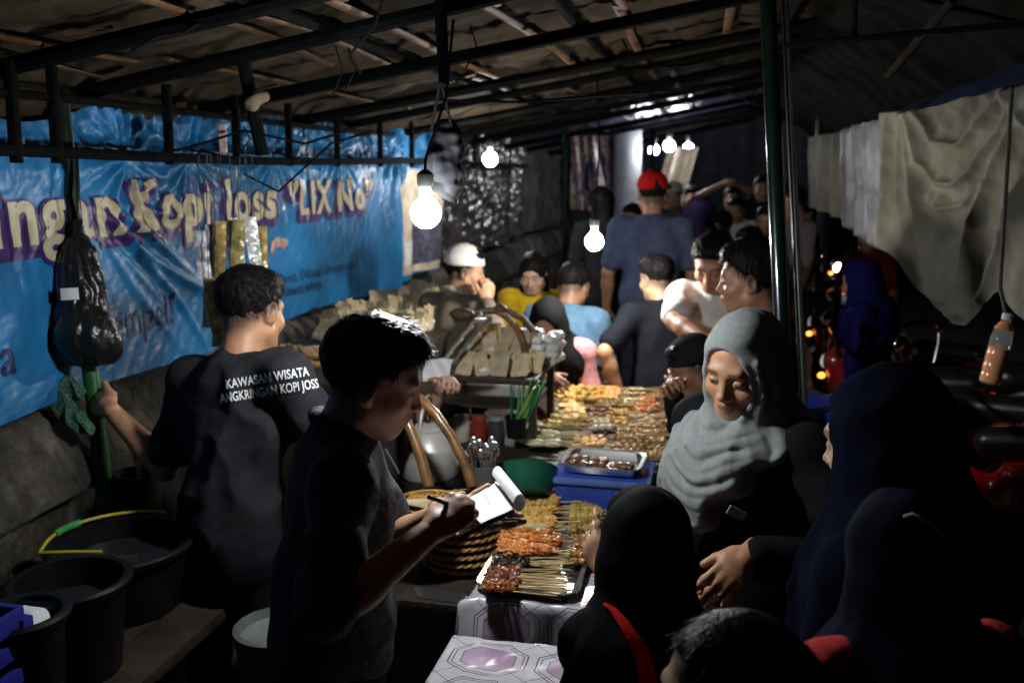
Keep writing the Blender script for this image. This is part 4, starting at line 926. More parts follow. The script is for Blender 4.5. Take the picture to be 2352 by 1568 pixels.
    BX = thing('plastic_box', 'blue plastic box on the front table, under the steel tray of brown pieces', 'box', ((a[0] + b[0]) / 2, (a[1] + c[1]) / 2, ZT + .006))
    xm, ym = (a[0] + b[0]) / 2, (a[1] + c[1]) / 2; w, d = b[0] - a[0], min(.26, c[1] - a[1])
    tray((xm, ym, zt), w, d, .03, R(-3), 'shallow steel tray with brown braised pieces before the cart')
    rg = random.Random(5); m = food('braised', (.13, .055, .025), (.22, .1, .05), .25)
    for k in range(11):
        mb = MB(); s = rg.uniform(.7, 1.15); blob(mb, (0, 0, 0), (.026 * s, .02 * s, .014 * s), .2, 2, k); o = mb.build('braised_piece', m); o.location = (xm - w * .40 + (k % 4) * w * .13 if k < 8 else xm + w * (.15 + .09 * (k - 8)), ym - d * .22 + (k // 4) * d * .28 if k < 8 else ym - d * .15, zt + .017); o.rotation_euler[2] = rg.uniform(0, 3)
        tag(o, 'brown braised piece lying in the shallow steel tray' if k < 8 else 'small braised piece at the emptier end of the steel tray', 'food', 'braised pieces in the steel tray')
    bm = mat('box_blue', (.03, .07, .36), .2, var=.2); hz = (zt - ZT - .008) / 2; cz = ZT + .007 + hz - .003
    MB().box((xm, ym + .01, cz), (w / 2 + .03, d / 2 + .02, hz - .003), bev=.012).build('box_body', bm, BX); MB().box((xm, ym + .01, zt - .022), (w / 2 + .042, d / 2 + .03, .010), bev=.005).build('box_lid', mat('box_lid', (.10, .16, .42), .2, var=.2), BX)
    MB().box((xm + w * .36, ym - d / 2 - .0125, zt - .10), (.035, .001, .05)).build('sticker', mat('sticker_yellow', (.55, .42, .08), .5, var=.3, ns=40), BX)
back_food()

# ------------------------------------------------------------------ rice packets
def packet_mesh(seed):
    """paper folded over a mound of rice: boxy foot, two sloping faces meeting in a ragged folded ridge"""
    rg = random.Random(seed); V = []; n = 8; w, d, h = .040, .036, .095 + rg.uniform(-.012, .02); base = [(-1, -1), (0, -1), (1, -1), (1, 0), (1, 1), (0, 1), (-1, 1), (-1, 0)]
    for lv, (sx, sy, z) in enumerate(((.92, .92, 0), (1.06, 1.06, .012), (1.0, .72, h * .42), (.9, .30, h * .78), (.78, .035, h))):
        for (a, b) in base:
            V.append((w * sx * a + rg.uniform(-.0035, .0035) + .010 * lv * .25, d * sy * b + rg.uniform(-.003, .003) + .006 * lv, z + (rg.uniform(-.016, .016) if lv == 4 else rg.uniform(-.005, .005) if lv > 1 else 0)))
    F = []
    for i in range(4):
        for k in range(n):
            q = (i * n + k, i * n + (k + 1) % n, (i + 1) * n + (k + 1) % n, (i + 1) * n + k); F += [(q[0], q[1], q[2]), (q[0], q[2], q[3])]
    F.append(tuple(range(n))[::-1]); F.append(tuple(4 * n + k for k in range(n)))
    b = len(V); V += [(w * .75, d * .25, h * .70), (w * 1.25, d * .45, h * 1.0), (w * .35, d * .30, h * 1.16)]; F.append((b, b + 1, b + 2))
    b = len(V); V += [(-w * .7, d * .1, h * .66), (-w * .2, d * .2, h * 1.10), (-w * 1.0, d * .2, h * 1.05)]; F.append((b, b + 1, b + 2))
    return MB().add(V, F).mesh('packet', smooth=False)
PAPER = mat('brown_paper', (.48, .37, .21), .7, var=.25, ns=14, col2=(.62, .51, .33), orand=.25, bump=.3, bs=55)
PM = [packet_mesh(i) for i in range(6)]
for m_ in PM: m_.materials.append(PAPER)
LABELP = mat('label_paper', (.7, .68, .64), .6, var=.1)
def packets():
    rg = random.Random(12)
    def put(p, s, lab, grp, tilt=0):
        o = bpy.data.objects.new('rice_packet', PM[rg.randrange(6)]); C.objects.link(o); o.location = p; o.scale = (s,) * 3
        o.rotation_euler = (rg.uniform(-.2, .15) + tilt, rg.uniform(-.25, .25), rg.uniform(-.7, .7)); tag(o, lab, 'food packet', grp)
        if rg.random() < .4:
            c = MB().box((.004, -.030 * 1.0, .03), (.018, .0008, .009), np.array(Matrix.Rotation(-.45, 3, 'X'))).build('price_slip', LABELP, o, world=False)
    # back row on the wall counter
    for r in range(4):
        for i in range(9):
            x = -1.80 + .125 * r + rg.uniform(-.015, .015); y = 3.98 + i * .118 + rg.uniform(-.02, .02)
            put((x, y, WSZ + .002), rg.uniform(.95, 1.25), 'brown paper rice packet on the wall counter, ' + ('row against the wall', 'second row from the wall', 'third row from the wall', 'row nearest the aisle')[r], 'rice packets on the wall counter')
    for r in range(4):
        for i in range(4):
            x = P(1085, 850, 3.7)[0] + i * .074 + (r % 2) * .02 + rg.uniform(-.01, .01); y = SHY0 + .05 + r * .085 + rg.uniform(-.01, .01)
            put((x, y, SHZ + .014), rg.uniform(.72, .9), 'brown paper rice packet standing on the cart shelf, ' + ('front row', 'second row', 'third row', 'back row')[r], 'rice packets on the cart shelf')
    for i in range(7):
        x = P(1105, 800, 3.8)[0] + (i % 4) * .062 + .01 * (i // 4); put((x, SHY0 + .16 + .09 * (i // 4), SHZ + .082), rg.uniform(.7, .9), 'rice packet stacked in the upper layer on the cart shelf', 'rice packets on the cart shelf', .2)
    # white wrapped packs stacked at the shelf end
    wm = mat('white_wrap', (.72, .74, .72), .25, var=.3, ns=22, col2=(.75, .77, .75), bump=.4, bs=50)
    p0 = P(1247, 845, 3.72)
    for c in range(2):
        for k in range(5 if c == 0 else 4):
            S = Sdf(); S.cap((-.035, -.02, 0), (.035, -.02, 0), .0155, k=.02).cap((-.035, .02, 0), (.035, .02, 0), .0155, k=.02).cap((-.035, 0, 0), (.035, 0, 0), .016, k=.02)
            V, F = S.mesh(.004, lambda p: .0045 * fbm(p + k * 3 + c, 24) + .002 * fbm(p + k, 70)); o = link('wrapped_pack', np_mesh('pack', V, F), wm)
            o.location = (p0[0] - .045 + c * .075 + rg.uniform(-.006, .006), p0[1] + c * .06, SHZ + .03 + k * .029); o.rotation_euler = (0, -.15 * c, rg.uniform(-.2, .2) + (1.2 if c else 0)); tag(o, 'white plastic wrapped pack in the pile at the shelf end' , 'food packet', 'white wrapped packs')
    # fried tempeh pile at the near end of the wall counter
    tm = food('tempeh', (.24, .13, .04), (.36, .22, .08), .5)
    for k in range(14):
        mb = MB().box((0, 0, 0), (.045, .03, .008), bev=.004); V = crumple(np.array(mb.v), .004, 30); mb.v = [tuple(x) for x in V]; o = mb.build('fried_tempeh', tm)
        o.location = (-1.78 + (k % 3) * .085, 3.42 + (k // 3 % 3) * .10 + rg.uniform(-.01, .01), WSZ + .010 + (k // 5) * .022); o.rotation_euler = (rg.uniform(-.3, .3), rg.uniform(-.3, .3), rg.uniform(0, 3)); tag(o, ('bottom', 'middle', 'top')[min(k // 5, 2)] + ' slab of fried tempeh piled by the banner at the counter end', 'food', 'fried tempeh pile')
packets()

# ------------------------------------------------------------------ kitchen things between the cart and the front table
ALU = mat('aluminium', (.60, .58, .53), .38, .3, var=.2, ns=9)
BAMB = mat('bent_bamboo', (.17, .08, .024), .38, var=.45, ns=16, coat=.3)
def kitchen():
    # stove bench
    x0, x1, y0, y1 = MX0 - .75, MX0 - .02, MY0 + .08, MY0 + .85
    T = thing('stove_bench', 'dark bench under the kettle, pot and plate stack', 'bench', ((x0 + x1) / 2, (y0 + y1) / 2, .06))
    MB().box(((x0 + x1) / 2, (y0 + y1) / 2, .74), ((x1 - x0) / 2, (y1 - y0) / 2, .018), bev=.004).build('bench_top', DARKW, T)
    for sx in (x0 + .05, x1 - .05):
        for sy in (y0 + .05, y1 - .05): MB().box((sx, sy, .39), (.028, .028, .33)).build('leg', DARKW, T)
    zb = .76
    # kettle
    q = Q(985, 1088, zb + .11); MB().box((q[0], q[1], zb + .054), (.11, .11, .053), bev=.008).build('stove', mat('stove_dark', (.02, .018, .017), .6, var=.3), thing('charcoal_stove', 'low dark stove block under the kettle', 'stove', (q[0], q[1], zb))); T = thing('kettle', 'aluminium kettle with conical shoulder on the stove bench', 'kettle', q)
    MB().lathe([(.001, 0), (.105, 0), (.112, .01), (.114, .105), (.112, .115), (.062, .165), (.058, .168)], 40, q).build('body', ALU, T)
    MB().lathe([(.060, .168), (.062, .172), (.05, .182), (.02, .19), (.012, .192)], 32, q).build('lid', ALU, T)
    MB().lathe([(.008, .19), (.010, .20), (.014, .21), (.010, .22), (.001, .222)], 16, q).build('lid_knob', mat('black_plastic_part'), T)
    MB().tube([q + (.10, 0, .05), q + (.15, .0, .09), q + (.175, .0, .14)], [.02, .014, .011], 12).build('spout', ALU, T)
    MB().tube([q + (0, math.cos(a) * .10, .13 + .16 * math.sin(a)) for a in np.linspace(0, math.pi, 14)], .006, 8).build('handle', ALU, T)
    # pot with lid
    q = Q(1024, 1122, zb); q = np.array((q[0] , q[1] - .12, zb)); T = thing('cooking_pot', 'steel pot with black knobbed lid beside the bent bamboo', 'pot', q)
    MB().lathe([(.001, 0), (.072, 0), (.078, .006), (.08, .07), (.086, .073), (.08, .075)], 36, q).build('body', STEELT, T)
    MB().lathe([(.084, .075), (.083, .08), (.06, .093), (.02, .10), (.001, .101)], 36, q).build('lid', STEELT, T); MB().lathe([(.008, .10), (.008, .108), (.016, .112), (.016, .122), (.001, .126)], 16, q).build('lid_knob', mat('black_plastic_part'), T)
    q = np.array((q[0] - .27, q[1] + .02, zb)); T = thing('cooking_pot', 'open aluminium pot with a long ladle behind the writing man', 'pot', q)
    MB().lathe([(.001, 0), (.085, 0), (.09, .006), (.092, .10), (.098, .102), (.09, .102), (.088, .012), (.001, .01)], 36, q).build('body', ALU, T); MB().tube([q + (.02, 0, .02), P(915, 1085, 2.75), P(885, 1030, 2.75)], .004, 6).build('ladle', mat('steel'), T)
    # bent bamboo carrying yokes
    T = thing('bamboo_yoke', 'pair of bent bamboo handles rising before the kettle', 'yoke', P(1085, 1115, 2.9))
    for pts in ([(1085, 1118), (1066, 1060), (1035, 1000), (1000, 950), (965, 915), (935, 905)], [(985, 1118), (970, 1060), (952, 1010), (932, 960), (925, 930), (935, 905)]):
        MB().tube([P(u, v, 2.85 + .02 * i) for i, (u, v) in enumerate(pts)], [.017, .017, .016, .016, .015, .014], 10).build('handle', BAMB, T)
    T = thing('carrying_basket', 'old bent bamboo and metal basket frame on the cart shelf', 'basket', P(1000, 868, 3.5))
    MB().tube([P(u, v, 3.5) for u, v in ((985, 868), (1020, 852), (1050, 822), (1085, 775), (1112, 742), (1125, 728))], [.014] * 6, 8, flat=.4).build('metal_rim', mat('worn_metal', (.45, .43, .4), .3, .8, var=.3), T)
    for k in range(5):
        t = k / 4; a = np.array((995, 850)) * (1 - t) + np.array((1085, 735)) * t; MB().box(P(a[0] + 8, a[1] - 2, 3.56), (.035, .03, .006), np.array(Matrix.Rotation(R(YR), 3, 'Z') @ Matrix.Rotation(R(-48), 3, 'Y')), .002).build('slat', mat('pale_slat', (.30, .25, .18), .7, var=.3), T)
    MB().tube([P(u, v, 3.55) for u, v in ((1140, 715), (1165, 728), (1188, 755), (1200, 785), (1205, 812))], .013, 8).build('arch', BAMB, T); MB().tube([P(u, v, 3.6) for u, v in ((1040, 735), (1070, 722), (1110, 715), (1160, 712), (1200, 730), (1225, 760))], .014, 8).build('arch', mat('old_bamboo', (.10, .06, .03), .5, var=.4), T)
    for c_, r_ in ((P(1062, 722, 3.56), (.05, .03, .022)), (P(1150, 710, 3.56), (.03, .03, .02))): V, F = Sdf().ell(c_, r_).mesh(.006, lambda p: .008 * fbm(p, 26)); link('binding', np_mesh('bind', V, F), mat('old_bamboo'), T)
    MB().box(P(1110, 735, 3.53), (.035, .02, .012), np.array(Matrix.Rotation(R(YR), 3, 'Z')), .003).build('label_plate', mat('worn_metal'), T)
    # paper sheet with fried snack
    q = P(1005, 850, 3.42); T = thing('paper_wrap', 'white paper with fried snack beside the basket frame', 'paper', q)
    def f(u, v): return q + np.outer((u - .5) * .10, RT) + np.outer((v - .5) * .09, (0, .5, .85)) + np.outer(.012 * np.sin(u * 6 + v * 4), (0, -1, .4))
    link('sheet', grid_mesh('pw', f, 12, 12), mat('paper_white'), T); mb = MB(); blob(mb, q + (.0, -.03, -.03), (.03, .016, .010), .25, 2, 3); mb.build('snack', food('snack', (.5, .22, .03), (.6, .32, .05)), T)
    # straws in a cup
    q = P(1185, 985, 3.5); T = thing('straw_cup', 'bundle of green drinking straws leaning in a dark cup', 'straws', q); MB().lathe([(.001, -.03), (.035, -.03), (.042, .05), (.039, .05), (.033, -.025), (.001, -.025)], 20, q).build('cup', DARKPL, T)
    rg = random.Random(3)
    for k in range(22):
        a = q + (rg.uniform(-.02, .02), rg.uniform(-.02, .02), -.02); e = a + RT * rg.uniform(.0, .11) + np.array((0, rg.uniform(-.05, .05), .20 + rg.uniform(-.02, .02))); MB().tube([a, e], .0032, 6).build('straw', mat(('straw_green', 'straw_yellow', 'straw_dark')[k % 3], ((.04, .32, .10), (.28, .36, .06), (.02, .16, .07))[k % 3], .35, var=.1), T)
    # green basin leaning on the cart front
    q = P(1205, 1112, 3.05); ax = np.array(Matrix.Rotation(R(YR), 3, 'Z') @ Matrix.Rotation(R(-38), 3, 'X') @ Matrix.Rotation(R(180), 3, 'X')); T = thing('plastic_basin', 'green plastic basin turned bottom up beside the food trays', 'basin', q)
    MB().lathe([(.105, -.045), (.112, -.048), (.108, -.04), (.098, .0), (.085, .04), (.08, .045), (.001, .047)], 40, q - ax @ np.array((0, 0, 0)), ax @ np.diag((1, 1, 1.))).build('shell', mat('basin_green', (.009, .085, .048), .3, var=.15), T)
    # spoons in a glass
    q = Q(1112, 1120, zb) ; q = P(1110, 1128, 2.95); T = thing('spoon_glass', 'glass packed with shiny steel spoons', 'cutlery', q); MB().lathe([(.001, 0), (.036, 0), (.04, .09), (.037, .09), (.034, .006), (.001, .005)], 20, q).build('glass', mat('dark_glass', (.1, .1, .1), .1, var=0, spec=.8), T)
    for k in range(12):
        a = 2 * math.pi * k / 12; b = q + (.02 * math.cos(a), .02 * math.sin(a), .02); e = q + (.042 * math.cos(a), .035 * math.sin(a), .12 + .012 * (k % 3)); mb = MB().tube([b, e], .0022, 6); V, F = ico(2); mb.add(V * np.array((.013, .005, .018)) + e + (0, 0, .014), F); mb.build('spoon', mat('steel'), T)
    # stack of woven plates
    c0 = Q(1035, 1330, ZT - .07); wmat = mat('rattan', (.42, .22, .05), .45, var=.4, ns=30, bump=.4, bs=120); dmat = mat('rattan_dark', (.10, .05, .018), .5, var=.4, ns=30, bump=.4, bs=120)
    for k in range(8):
        z = .762 + k * .024; c = np.array((c0[0] + .006 * math.sin(k * 2.1), c0[1] + .12 + .006 * math.cos(k * 1.7), z)); T = thing('woven_plate', ('lowest', 'second lowest', 'third lowest', 'fourth', 'fifth', 'sixth', 'second highest', 'highest')[k] + ' woven rattan plate of the round stack below the notepad', 'plate', c, 0, 'stack of woven plates')
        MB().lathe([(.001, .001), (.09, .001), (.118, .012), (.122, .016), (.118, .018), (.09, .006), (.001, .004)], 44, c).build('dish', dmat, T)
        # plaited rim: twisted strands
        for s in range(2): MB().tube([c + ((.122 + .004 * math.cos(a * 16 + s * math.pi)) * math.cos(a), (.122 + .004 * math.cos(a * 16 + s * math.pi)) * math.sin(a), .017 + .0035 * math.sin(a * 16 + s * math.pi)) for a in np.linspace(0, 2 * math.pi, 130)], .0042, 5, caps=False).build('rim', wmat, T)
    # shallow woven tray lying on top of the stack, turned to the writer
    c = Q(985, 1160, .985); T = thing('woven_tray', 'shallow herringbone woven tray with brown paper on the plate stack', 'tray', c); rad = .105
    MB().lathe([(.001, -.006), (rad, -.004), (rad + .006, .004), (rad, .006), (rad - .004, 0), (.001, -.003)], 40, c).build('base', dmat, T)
    for i in range(-7, 8):
        for j in range(-7, 8):
            for o_, (dx, dy) in enumerate(((.0105, .0028), (.0028, .0105))):
                x = (i * 1.0 + (j % 4) * .25 + o_ * .5) * .0145; y = (j + o_ * .5) * .0145
                if x * x + y * y < (rad - .012) ** 2: MB  # strips are collected below
    mb = MB(); st = .0145
    for i in range(-8, 9):
        for j in range(-8, 9):
            x, y = i * st, j * st
            if x * x + y * y > (rad - .010) ** 2: continue
            if (i + j) % 4 < 2: mb.box(c + (x, y, .0022), (st * .94, .0048, .0012), np.array(Matrix.Rotation(.06, 3, 'Y')))
            else: mb.box(c + (x, y, .0034), (.0048, st * .94, .0012), np.array(Matrix.Rotation(.06, 3, 'X')))
    w = mb.build('weave', wmat, T, smooth=False); w['kind'] = 'stuff'
    MB().tube([c + (rad * math.cos(a), rad * math.sin(a), .006) for a in np.linspace(0, 2 * math.pi, 50)], .006, 6, caps=False).build('rim', wmat, T)
    def g(u, v): return c + np.c_[(u - .55) * .13, -.07 + v * .09, .009 + .012 * (1 - v) + .003 * np.sin(u * 7 + v * 5)]
    link('paper_liner', grid_mesh('pl', g, 10, 8), PAPER, T)
    # broad knife and plastic bag beside the stack
    a = Q(975, 1352, ZT - .03); T = thing('kitchen_knife', 'broad shiny steel blade lying in front of the plate stack', 'knife', a); zz = .80
    k0, k1, k2, k3 = Q(950, 1345, zz), Q(1075, 1362, zz), Q(1062, 1384, zz), Q(960, 1370, zz)
    MB().add([k0, k1, k2, k3] + [p - (0, 0, .003) for p in (k0, k1, k2, k3)], [(0, 1, 2, 3), (4, 7, 6, 5), (0, 4, 5, 1), (1, 5, 6, 2), (2, 6, 7, 3), (3, 7, 4, 0)]).build('blade', STEELT, T, smooth=False); MB().tube([k1 * .5 + k2 * .5, Q(1100, 1376, zz)], [.008, .011], 10).build('handle', mat('steel'), T)
    T = thing('knife_board', 'narrow dark board under the broad blade', 'board', (k0[0], k0[1], .76)); MB().box(((k0[0] + k1[0]) / 2 + .02, (k0[1] + k3[1]) / 2, .778), (.12, .05, .0175), bev=.003).build('board', DARKW, T)
    # jars, cups and fried snacks under the shelf
    for i, (u, v, col, lab) in enumerate(((1100, 905, (.25, .03, .02), 'dark red sauce jar under the cart shelf'), (1060, 915, (.5, .45, .35), 'pale cup of snacks under the cart shelf'), (1140, 950, (.06, .05, .05), 'dark tall jar beside the straws'))):
        q = P(u, v + 30, 3.62); q[2] = ZB + .001; T = thing('jar', lab, 'jar', q); MB().lathe([(.001, 0), (.03, 0), (.034, .01), (.034, .07), (.026, .085), (.026, .095)], 20, q).build('glass', mat('jar%d' % i, col, .15, var=.1, spec=.7), T); MB().lathe([(.029, .09), (.029, .104), (.001, .106)], 20, q).build('lid', mat('jar_lid%d' % i, (.3, .06, .04) if i == 0 else (.3, .3, .3), .4, var=0), T)
    for k in range(9):
        mb = MB(); blob(mb, (0, 0, 0), (.035, .03, .018), .3, 2, k + 40); o = mb.build('fritter', food('fritter', (.42, .27, .1), (.55, .4, .18), .6)); q = P(1010 + 17 * (k % 5), 945 + 8 * (k // 5), 3.7); o.location = (q[0], q[1] + .05 * (k // 5), ZB + .02 + .02 * (k // 5)); tag(o, 'pale fritter heaped under the cart shelf', 'food', 'fritters under the shelf')
kitchen()
# ------------------------------------------------------------------ motorbikes at the street side
def motorbike(loc, yaw, col, label, lit=False, name=None):
    T = thing('motorbike', label, 'motorbike', loc, R(yaw), 'parked motorbikes'); L = lambda n, me, m: link(n, me, m, T, world=False)
    paint = mat('bike_' + '%.2f' % col[0], col, .12, var=.05, coat=.8); blk = mat('bike_black', (.012, .012, .013), .3, var=.1); chrome = mat('chrome', (.7, .7, .7), .08, 1, var=0); rub = mat('tyre_rubber', (.012, .012, .012), .8, var=.1)
    rot = np.array(Matrix.Rotation(R(90), 3, 'Y'))
    for yy in (.62, -.60):
        w = thing('wheel', None, None, (0, yy, .29)); w.parent = T
        a = MB(); a.lathe([(.205, -.035), (.26, -.045), (.285, -.025), (.29, 0), (.285, .025), (.26, .045), (.205, .035)], 36, (0, 0, 0), rot); link('tyre', a.mesh('tyre'), rub, w, world=False)
        a = MB(); a.lathe([(.2, -.03), (.21, -.034), (.212, 0), (.21, .034), (.2, .03), (.2, -.03)], 36, (0, 0, 0), rot); a.lathe([(.001, -.05), (.04, -.05), (.04, .05), (.001, .05)], 14, (0, 0, 0), rot)
        for k in range(6): an = k * math.pi / 3; a.tube([(0, .03 * math.cos(an), .03 * math.sin(an)), (0, .205 * math.cos(an), .205 * math.sin(an))], .012, 6)
        link('rim', a.mesh('rim'), chrome, w, world=False)
    S = Sdf(); S.cap((0, .40, .80), (0, .46, .52), .07, .075, .08).cap((-.05, .44, .78), (-.12, .34, .42), .05, .045, .07).cap((.05, .44, .78), (.12, .34, .42), .05, .045, .07).cap((0, .30, .55), (0, -.1, .42), .07, .085, .08)
    S.cap((0, -.12, .55), (0, -.62, .70), .10, .075, .08).cap((0, .62, .56), (0, .46, .62), .05, .05, .05).ell((0, .47, .88), (.11, .09, .09), k=.06); V, F = S.mesh(.014); L('body', np_mesh('bb', V, F), paint)
    S = Sdf(); S.cap((0, .02, .70), (0, -.25, .74), .075, .095, .05).cap((0, -.25, .76), (0, -.60, .80), .09, .06, .05); V, F = S.mesh(.014); L('seat', np_mesh('bs', V, F), blk)
    S = Sdf(); S.cap((0, -.05, .33), (0, -.3, .3), .10, .09, .06).cap((0, .1, .3), (0, -.05, .3), .08, .1, .06); V, F = S.mesh(.016); L('engine', np_mesh('be', V, F), mat('engine_grey', (.1, .1, .1), .4, .6, var=.2))
    for s in (-1, 1):
        a = MB(); a.tube([(0, .40, .98), (s * .12, .40, .99), (s * .25, .33, .99), (s * .34, .26, .985)], [.013, .013, .013, .018], 8); L('handlebar', a.mesh('h'), blk if s > 0 else chrome)
        a = MB(); a.tube([(s * .22, .36, 1.0), (s * .27, .36, 1.09), (s * .30, .37, 1.14)], .006, 6); L('mirror_stalk', a.mesh('ms'), chrome)
        S = Sdf(); S.ell((s * .31, .37, 1.17), (.055, .018, .036)); V, F = S.mesh(.008); L('mirror', np_mesh('mr', V, F), chrome)
        a = MB(); a.tube([(s * .06, .60, .30), (s * .065, .52, .62)], .022, 10); L('fork', a.mesh('fk'), chrome)
        S = Sdf(); S.ell((s * .10, .52, .80), (.026, .02, .018)); V, F = S.mesh(.006); L('indicator', np_mesh('ind', V, F), mat('amber_glint_lens', (.6, .22, .02), .15, var=0, emit=3.5, ecol=(1, .32, .05)))  # glow put into the amber lenses stands for street-lamp glints
        S = Sdf(); S.ell((s * .09, -.66, .70), (.024, .018, .016)); V, F = S.mesh(.006); L('indicator', np_mesh('ind', V, F), mat('amber_glint_lens'))
    S = Sdf(); S.ell((0, .545, .87), (.07, .03, .05)); V, F = S.mesh(.008); L('headlight', np_mesh('hl', V, F), mat('lens_lit', (.9, .95, 1), .1, var=0, emit=150, ecol=(.9, .95, 1)) if lit else mat('lens', (.6, .62, .65), .05, var=0, spec=.9, emit=.25, ecol=(.8, .9, 1)))  # unlit headlights get a faint added glow in place of reflected street lamps
    S = Sdf(); S.ell((0, -.69, .74), (.06, .03, .03)); V, F = S.mesh(.008); L('tail_light', np_mesh('tl', V, F), mat('red_glint_lens', (.4, .01, .008), .12, var=0, emit=.6, ecol=(1, .05, .02)))  # added glow imitates a street-lamp glint on the red lens
    a = MB(); a.tube([(.14, .0, .24), (.16, -.3, .28), (.17, -.72, .38)], [.03, .045, .05], 12); L('exhaust', a.mesh('ex'), chrome)
    a = MB(); a.tube([(0, -.5, .72), (.0, -.72, .58), (0, -.80, .45)], [.05, .05, .03], 8, flat=.3); L('mudguard', a.mesh('mg'), blk)
    a = MB(); a.tube([(-.1, -.1, .28), (-.22, -.18, .02)], .01, 6); L('side_stand', a.mesh('ss'), blk)
    return T
DRD = (.16, .012, .012); RED = (.5, .010, .010); DKB = (.015, .015, .02); SIL = (.45, .45, .48)
def bikes():
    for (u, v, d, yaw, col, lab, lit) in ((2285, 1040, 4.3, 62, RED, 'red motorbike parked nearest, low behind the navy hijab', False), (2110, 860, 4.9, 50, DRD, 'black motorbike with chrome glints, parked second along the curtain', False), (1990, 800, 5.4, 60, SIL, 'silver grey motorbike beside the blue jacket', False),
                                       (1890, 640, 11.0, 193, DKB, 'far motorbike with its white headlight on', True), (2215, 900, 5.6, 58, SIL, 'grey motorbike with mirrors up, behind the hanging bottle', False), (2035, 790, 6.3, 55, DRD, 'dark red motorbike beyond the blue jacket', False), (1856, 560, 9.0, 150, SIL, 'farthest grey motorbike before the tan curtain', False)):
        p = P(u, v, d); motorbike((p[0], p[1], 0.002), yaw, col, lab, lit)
    # helmet on the second bike's mirror
    q = P(1985, 790, 5.5); q[2] = .97; T = thing('helmet', 'dark motorbike helmet resting on a parked bike seat', 'helmet', q - (0, 0, .12)); M = frame(q, 300)
    S = Sdf(M); S.ell((0, 0, 0), (.12, .145, .135)).ell((0, .05, -.08), (.085, .09, .06), k=.05).ell((0, .15, .0), (.09, .06, .045), sub=True, k=.01).ell((0, -.01, -.14), (.08, .09, .05), sub=True, k=.02); V, F = S.mesh(.008); link('shell', np_mesh('hs', V, F), mat('helmet_grey', (.035, .035, .038), .2, var=.4, ns=7, coat=.4), T)
    S = Sdf(M); S.ell((0, .02, 0), (.112, .118, .06)); S.cut((0, .06, 0), (0, -1, 0)); V, F = S.mesh(.008); link('visor', np_mesh('hv', V, F), mat('visor_dark', (.01, .01, .012), .06, var=0, spec=.9), T)
    # stacked blue stools behind the navy hijab
    q = P(1905, 960, 2.9); T = thing('blue_stool', 'bright blue plastic stool seen between the girl and navy hijab', 'stool', (q[0], q[1], .0)); bm = mat('stool_blue', (.01, .03, .35), .35, var=.1)
    for k in range(2): MB().box((q[0], q[1], q[2] + .03 - .055 * k), (.13, .13, .018), bev=.008).build('seat', bm, T)
    for sx in (-.1, .1):
        for sy in (-.1, .1): MB().tube([(q[0] + sx, q[1] + sy, q[2] - .03), (q[0] + sx * 1.25, q[1] + sy * 1.25, 0)], .016, 8).build('leg', bm, T)
bikes()
# ------------------------------------------------------------------ people
SKIN = mat('skin', (.4, .22, .13), .48, var=.10, ns=40, attr=True, bump=.06, bs=300)
HAIRM = mat('hair', (.007, .006, .006), .42, var=.3, ns=60, spec=.07, bump=.2, bs=170)
STRAND = mat('hair_strand', (.012, .010, .009), .36, var=0, spec=.35)
def cloth(name, col, rough=.85, var=.15, **k): return mat('cl_' + name, col, rough, var=var, spec=.04, ns=k.pop('ns', 18), bump=k.pop('bump', .12), bs=k.pop('bs', 140), **k)
def head_sdf(M, fem=False, ears=True):
    S = Sdf(M)
    S.ell((0, -.014, .030), (.077, .096, .087)).ell((0, .026, -.035), (.060, .064, .078), k=.03).ell((0, .058, -.090), (.028 if not fem else .024, .026, .022), k=.035)
    for s in (-1, 1):
        S.ell((s * .043, .052, -.030), (.026, .028, .024), k=.025); S.cap((s * .056, .005, -.062), (s * .028, .056, -.092), .016, .014, k=.03)
    S.cap((-.034, .076, .022), (.034, .076, .022), .012, k=.022)
    for s in (-1, 1): S.ell((s * .032, .097, .000), (.021, .0165, .013), k=.014, sub=True)
    for s in (-1, 1): S.ell((s * .031, .0765, -.001), (.0150, .0125, .0118), k=.004)
    S.cap((0, .082, .010), (0, .101, -.030), .0075, .0105, k=.014); S.ell((0, .103, -.031), (.0105, .0105, .0095), k=.006)
    for s in (-1, 1): S.ell((s * .0125, .094, -.0355), (.0085, .010, .0075), k=.006)
    S.ell((0, .079, -.062), (.026, .016, .018), k=.014)
    S.cap((-.019, .083, -.0640), (0, .0915, -.0570), .0042, .0062, k=.006).cap((.019, .083, -.0640), (0, .0915, -.0570), .0045, .0062, k=.006)
    S.chain([(-.016, .081, -.0710), (0, .084, -.0675), (.016, .081, -.0710)], .0052, k=.006).ell((0, .089, -.068), (.012, .006, .0065), k=.006)
    S.chain([(-.022, .086, -.0680), (0, .0925, -.0628), (.022, .086, -.0680)], .0016, k=.003, sub=True)
    if ears:
        for s in (-1, 1):
            r = np.array(Matrix.Rotation(R(-s * 22), 3, 'Z') @ Matrix.Rotation(R(-8), 3, 'X'))
            S.ell((s * .079, -.010, -.008), (.010, .020, .032), r, k=.008).ell((s * .086, -.008, -.004), (.006, .011, .019), r, k=.005, sub=True).ell((s * .076, .000, -.032), (.008, .009, .010), k=.006)
    S.cap((0, -.022, -.06), (0, -.035, -.20), .054, .060, k=.04)
    return S
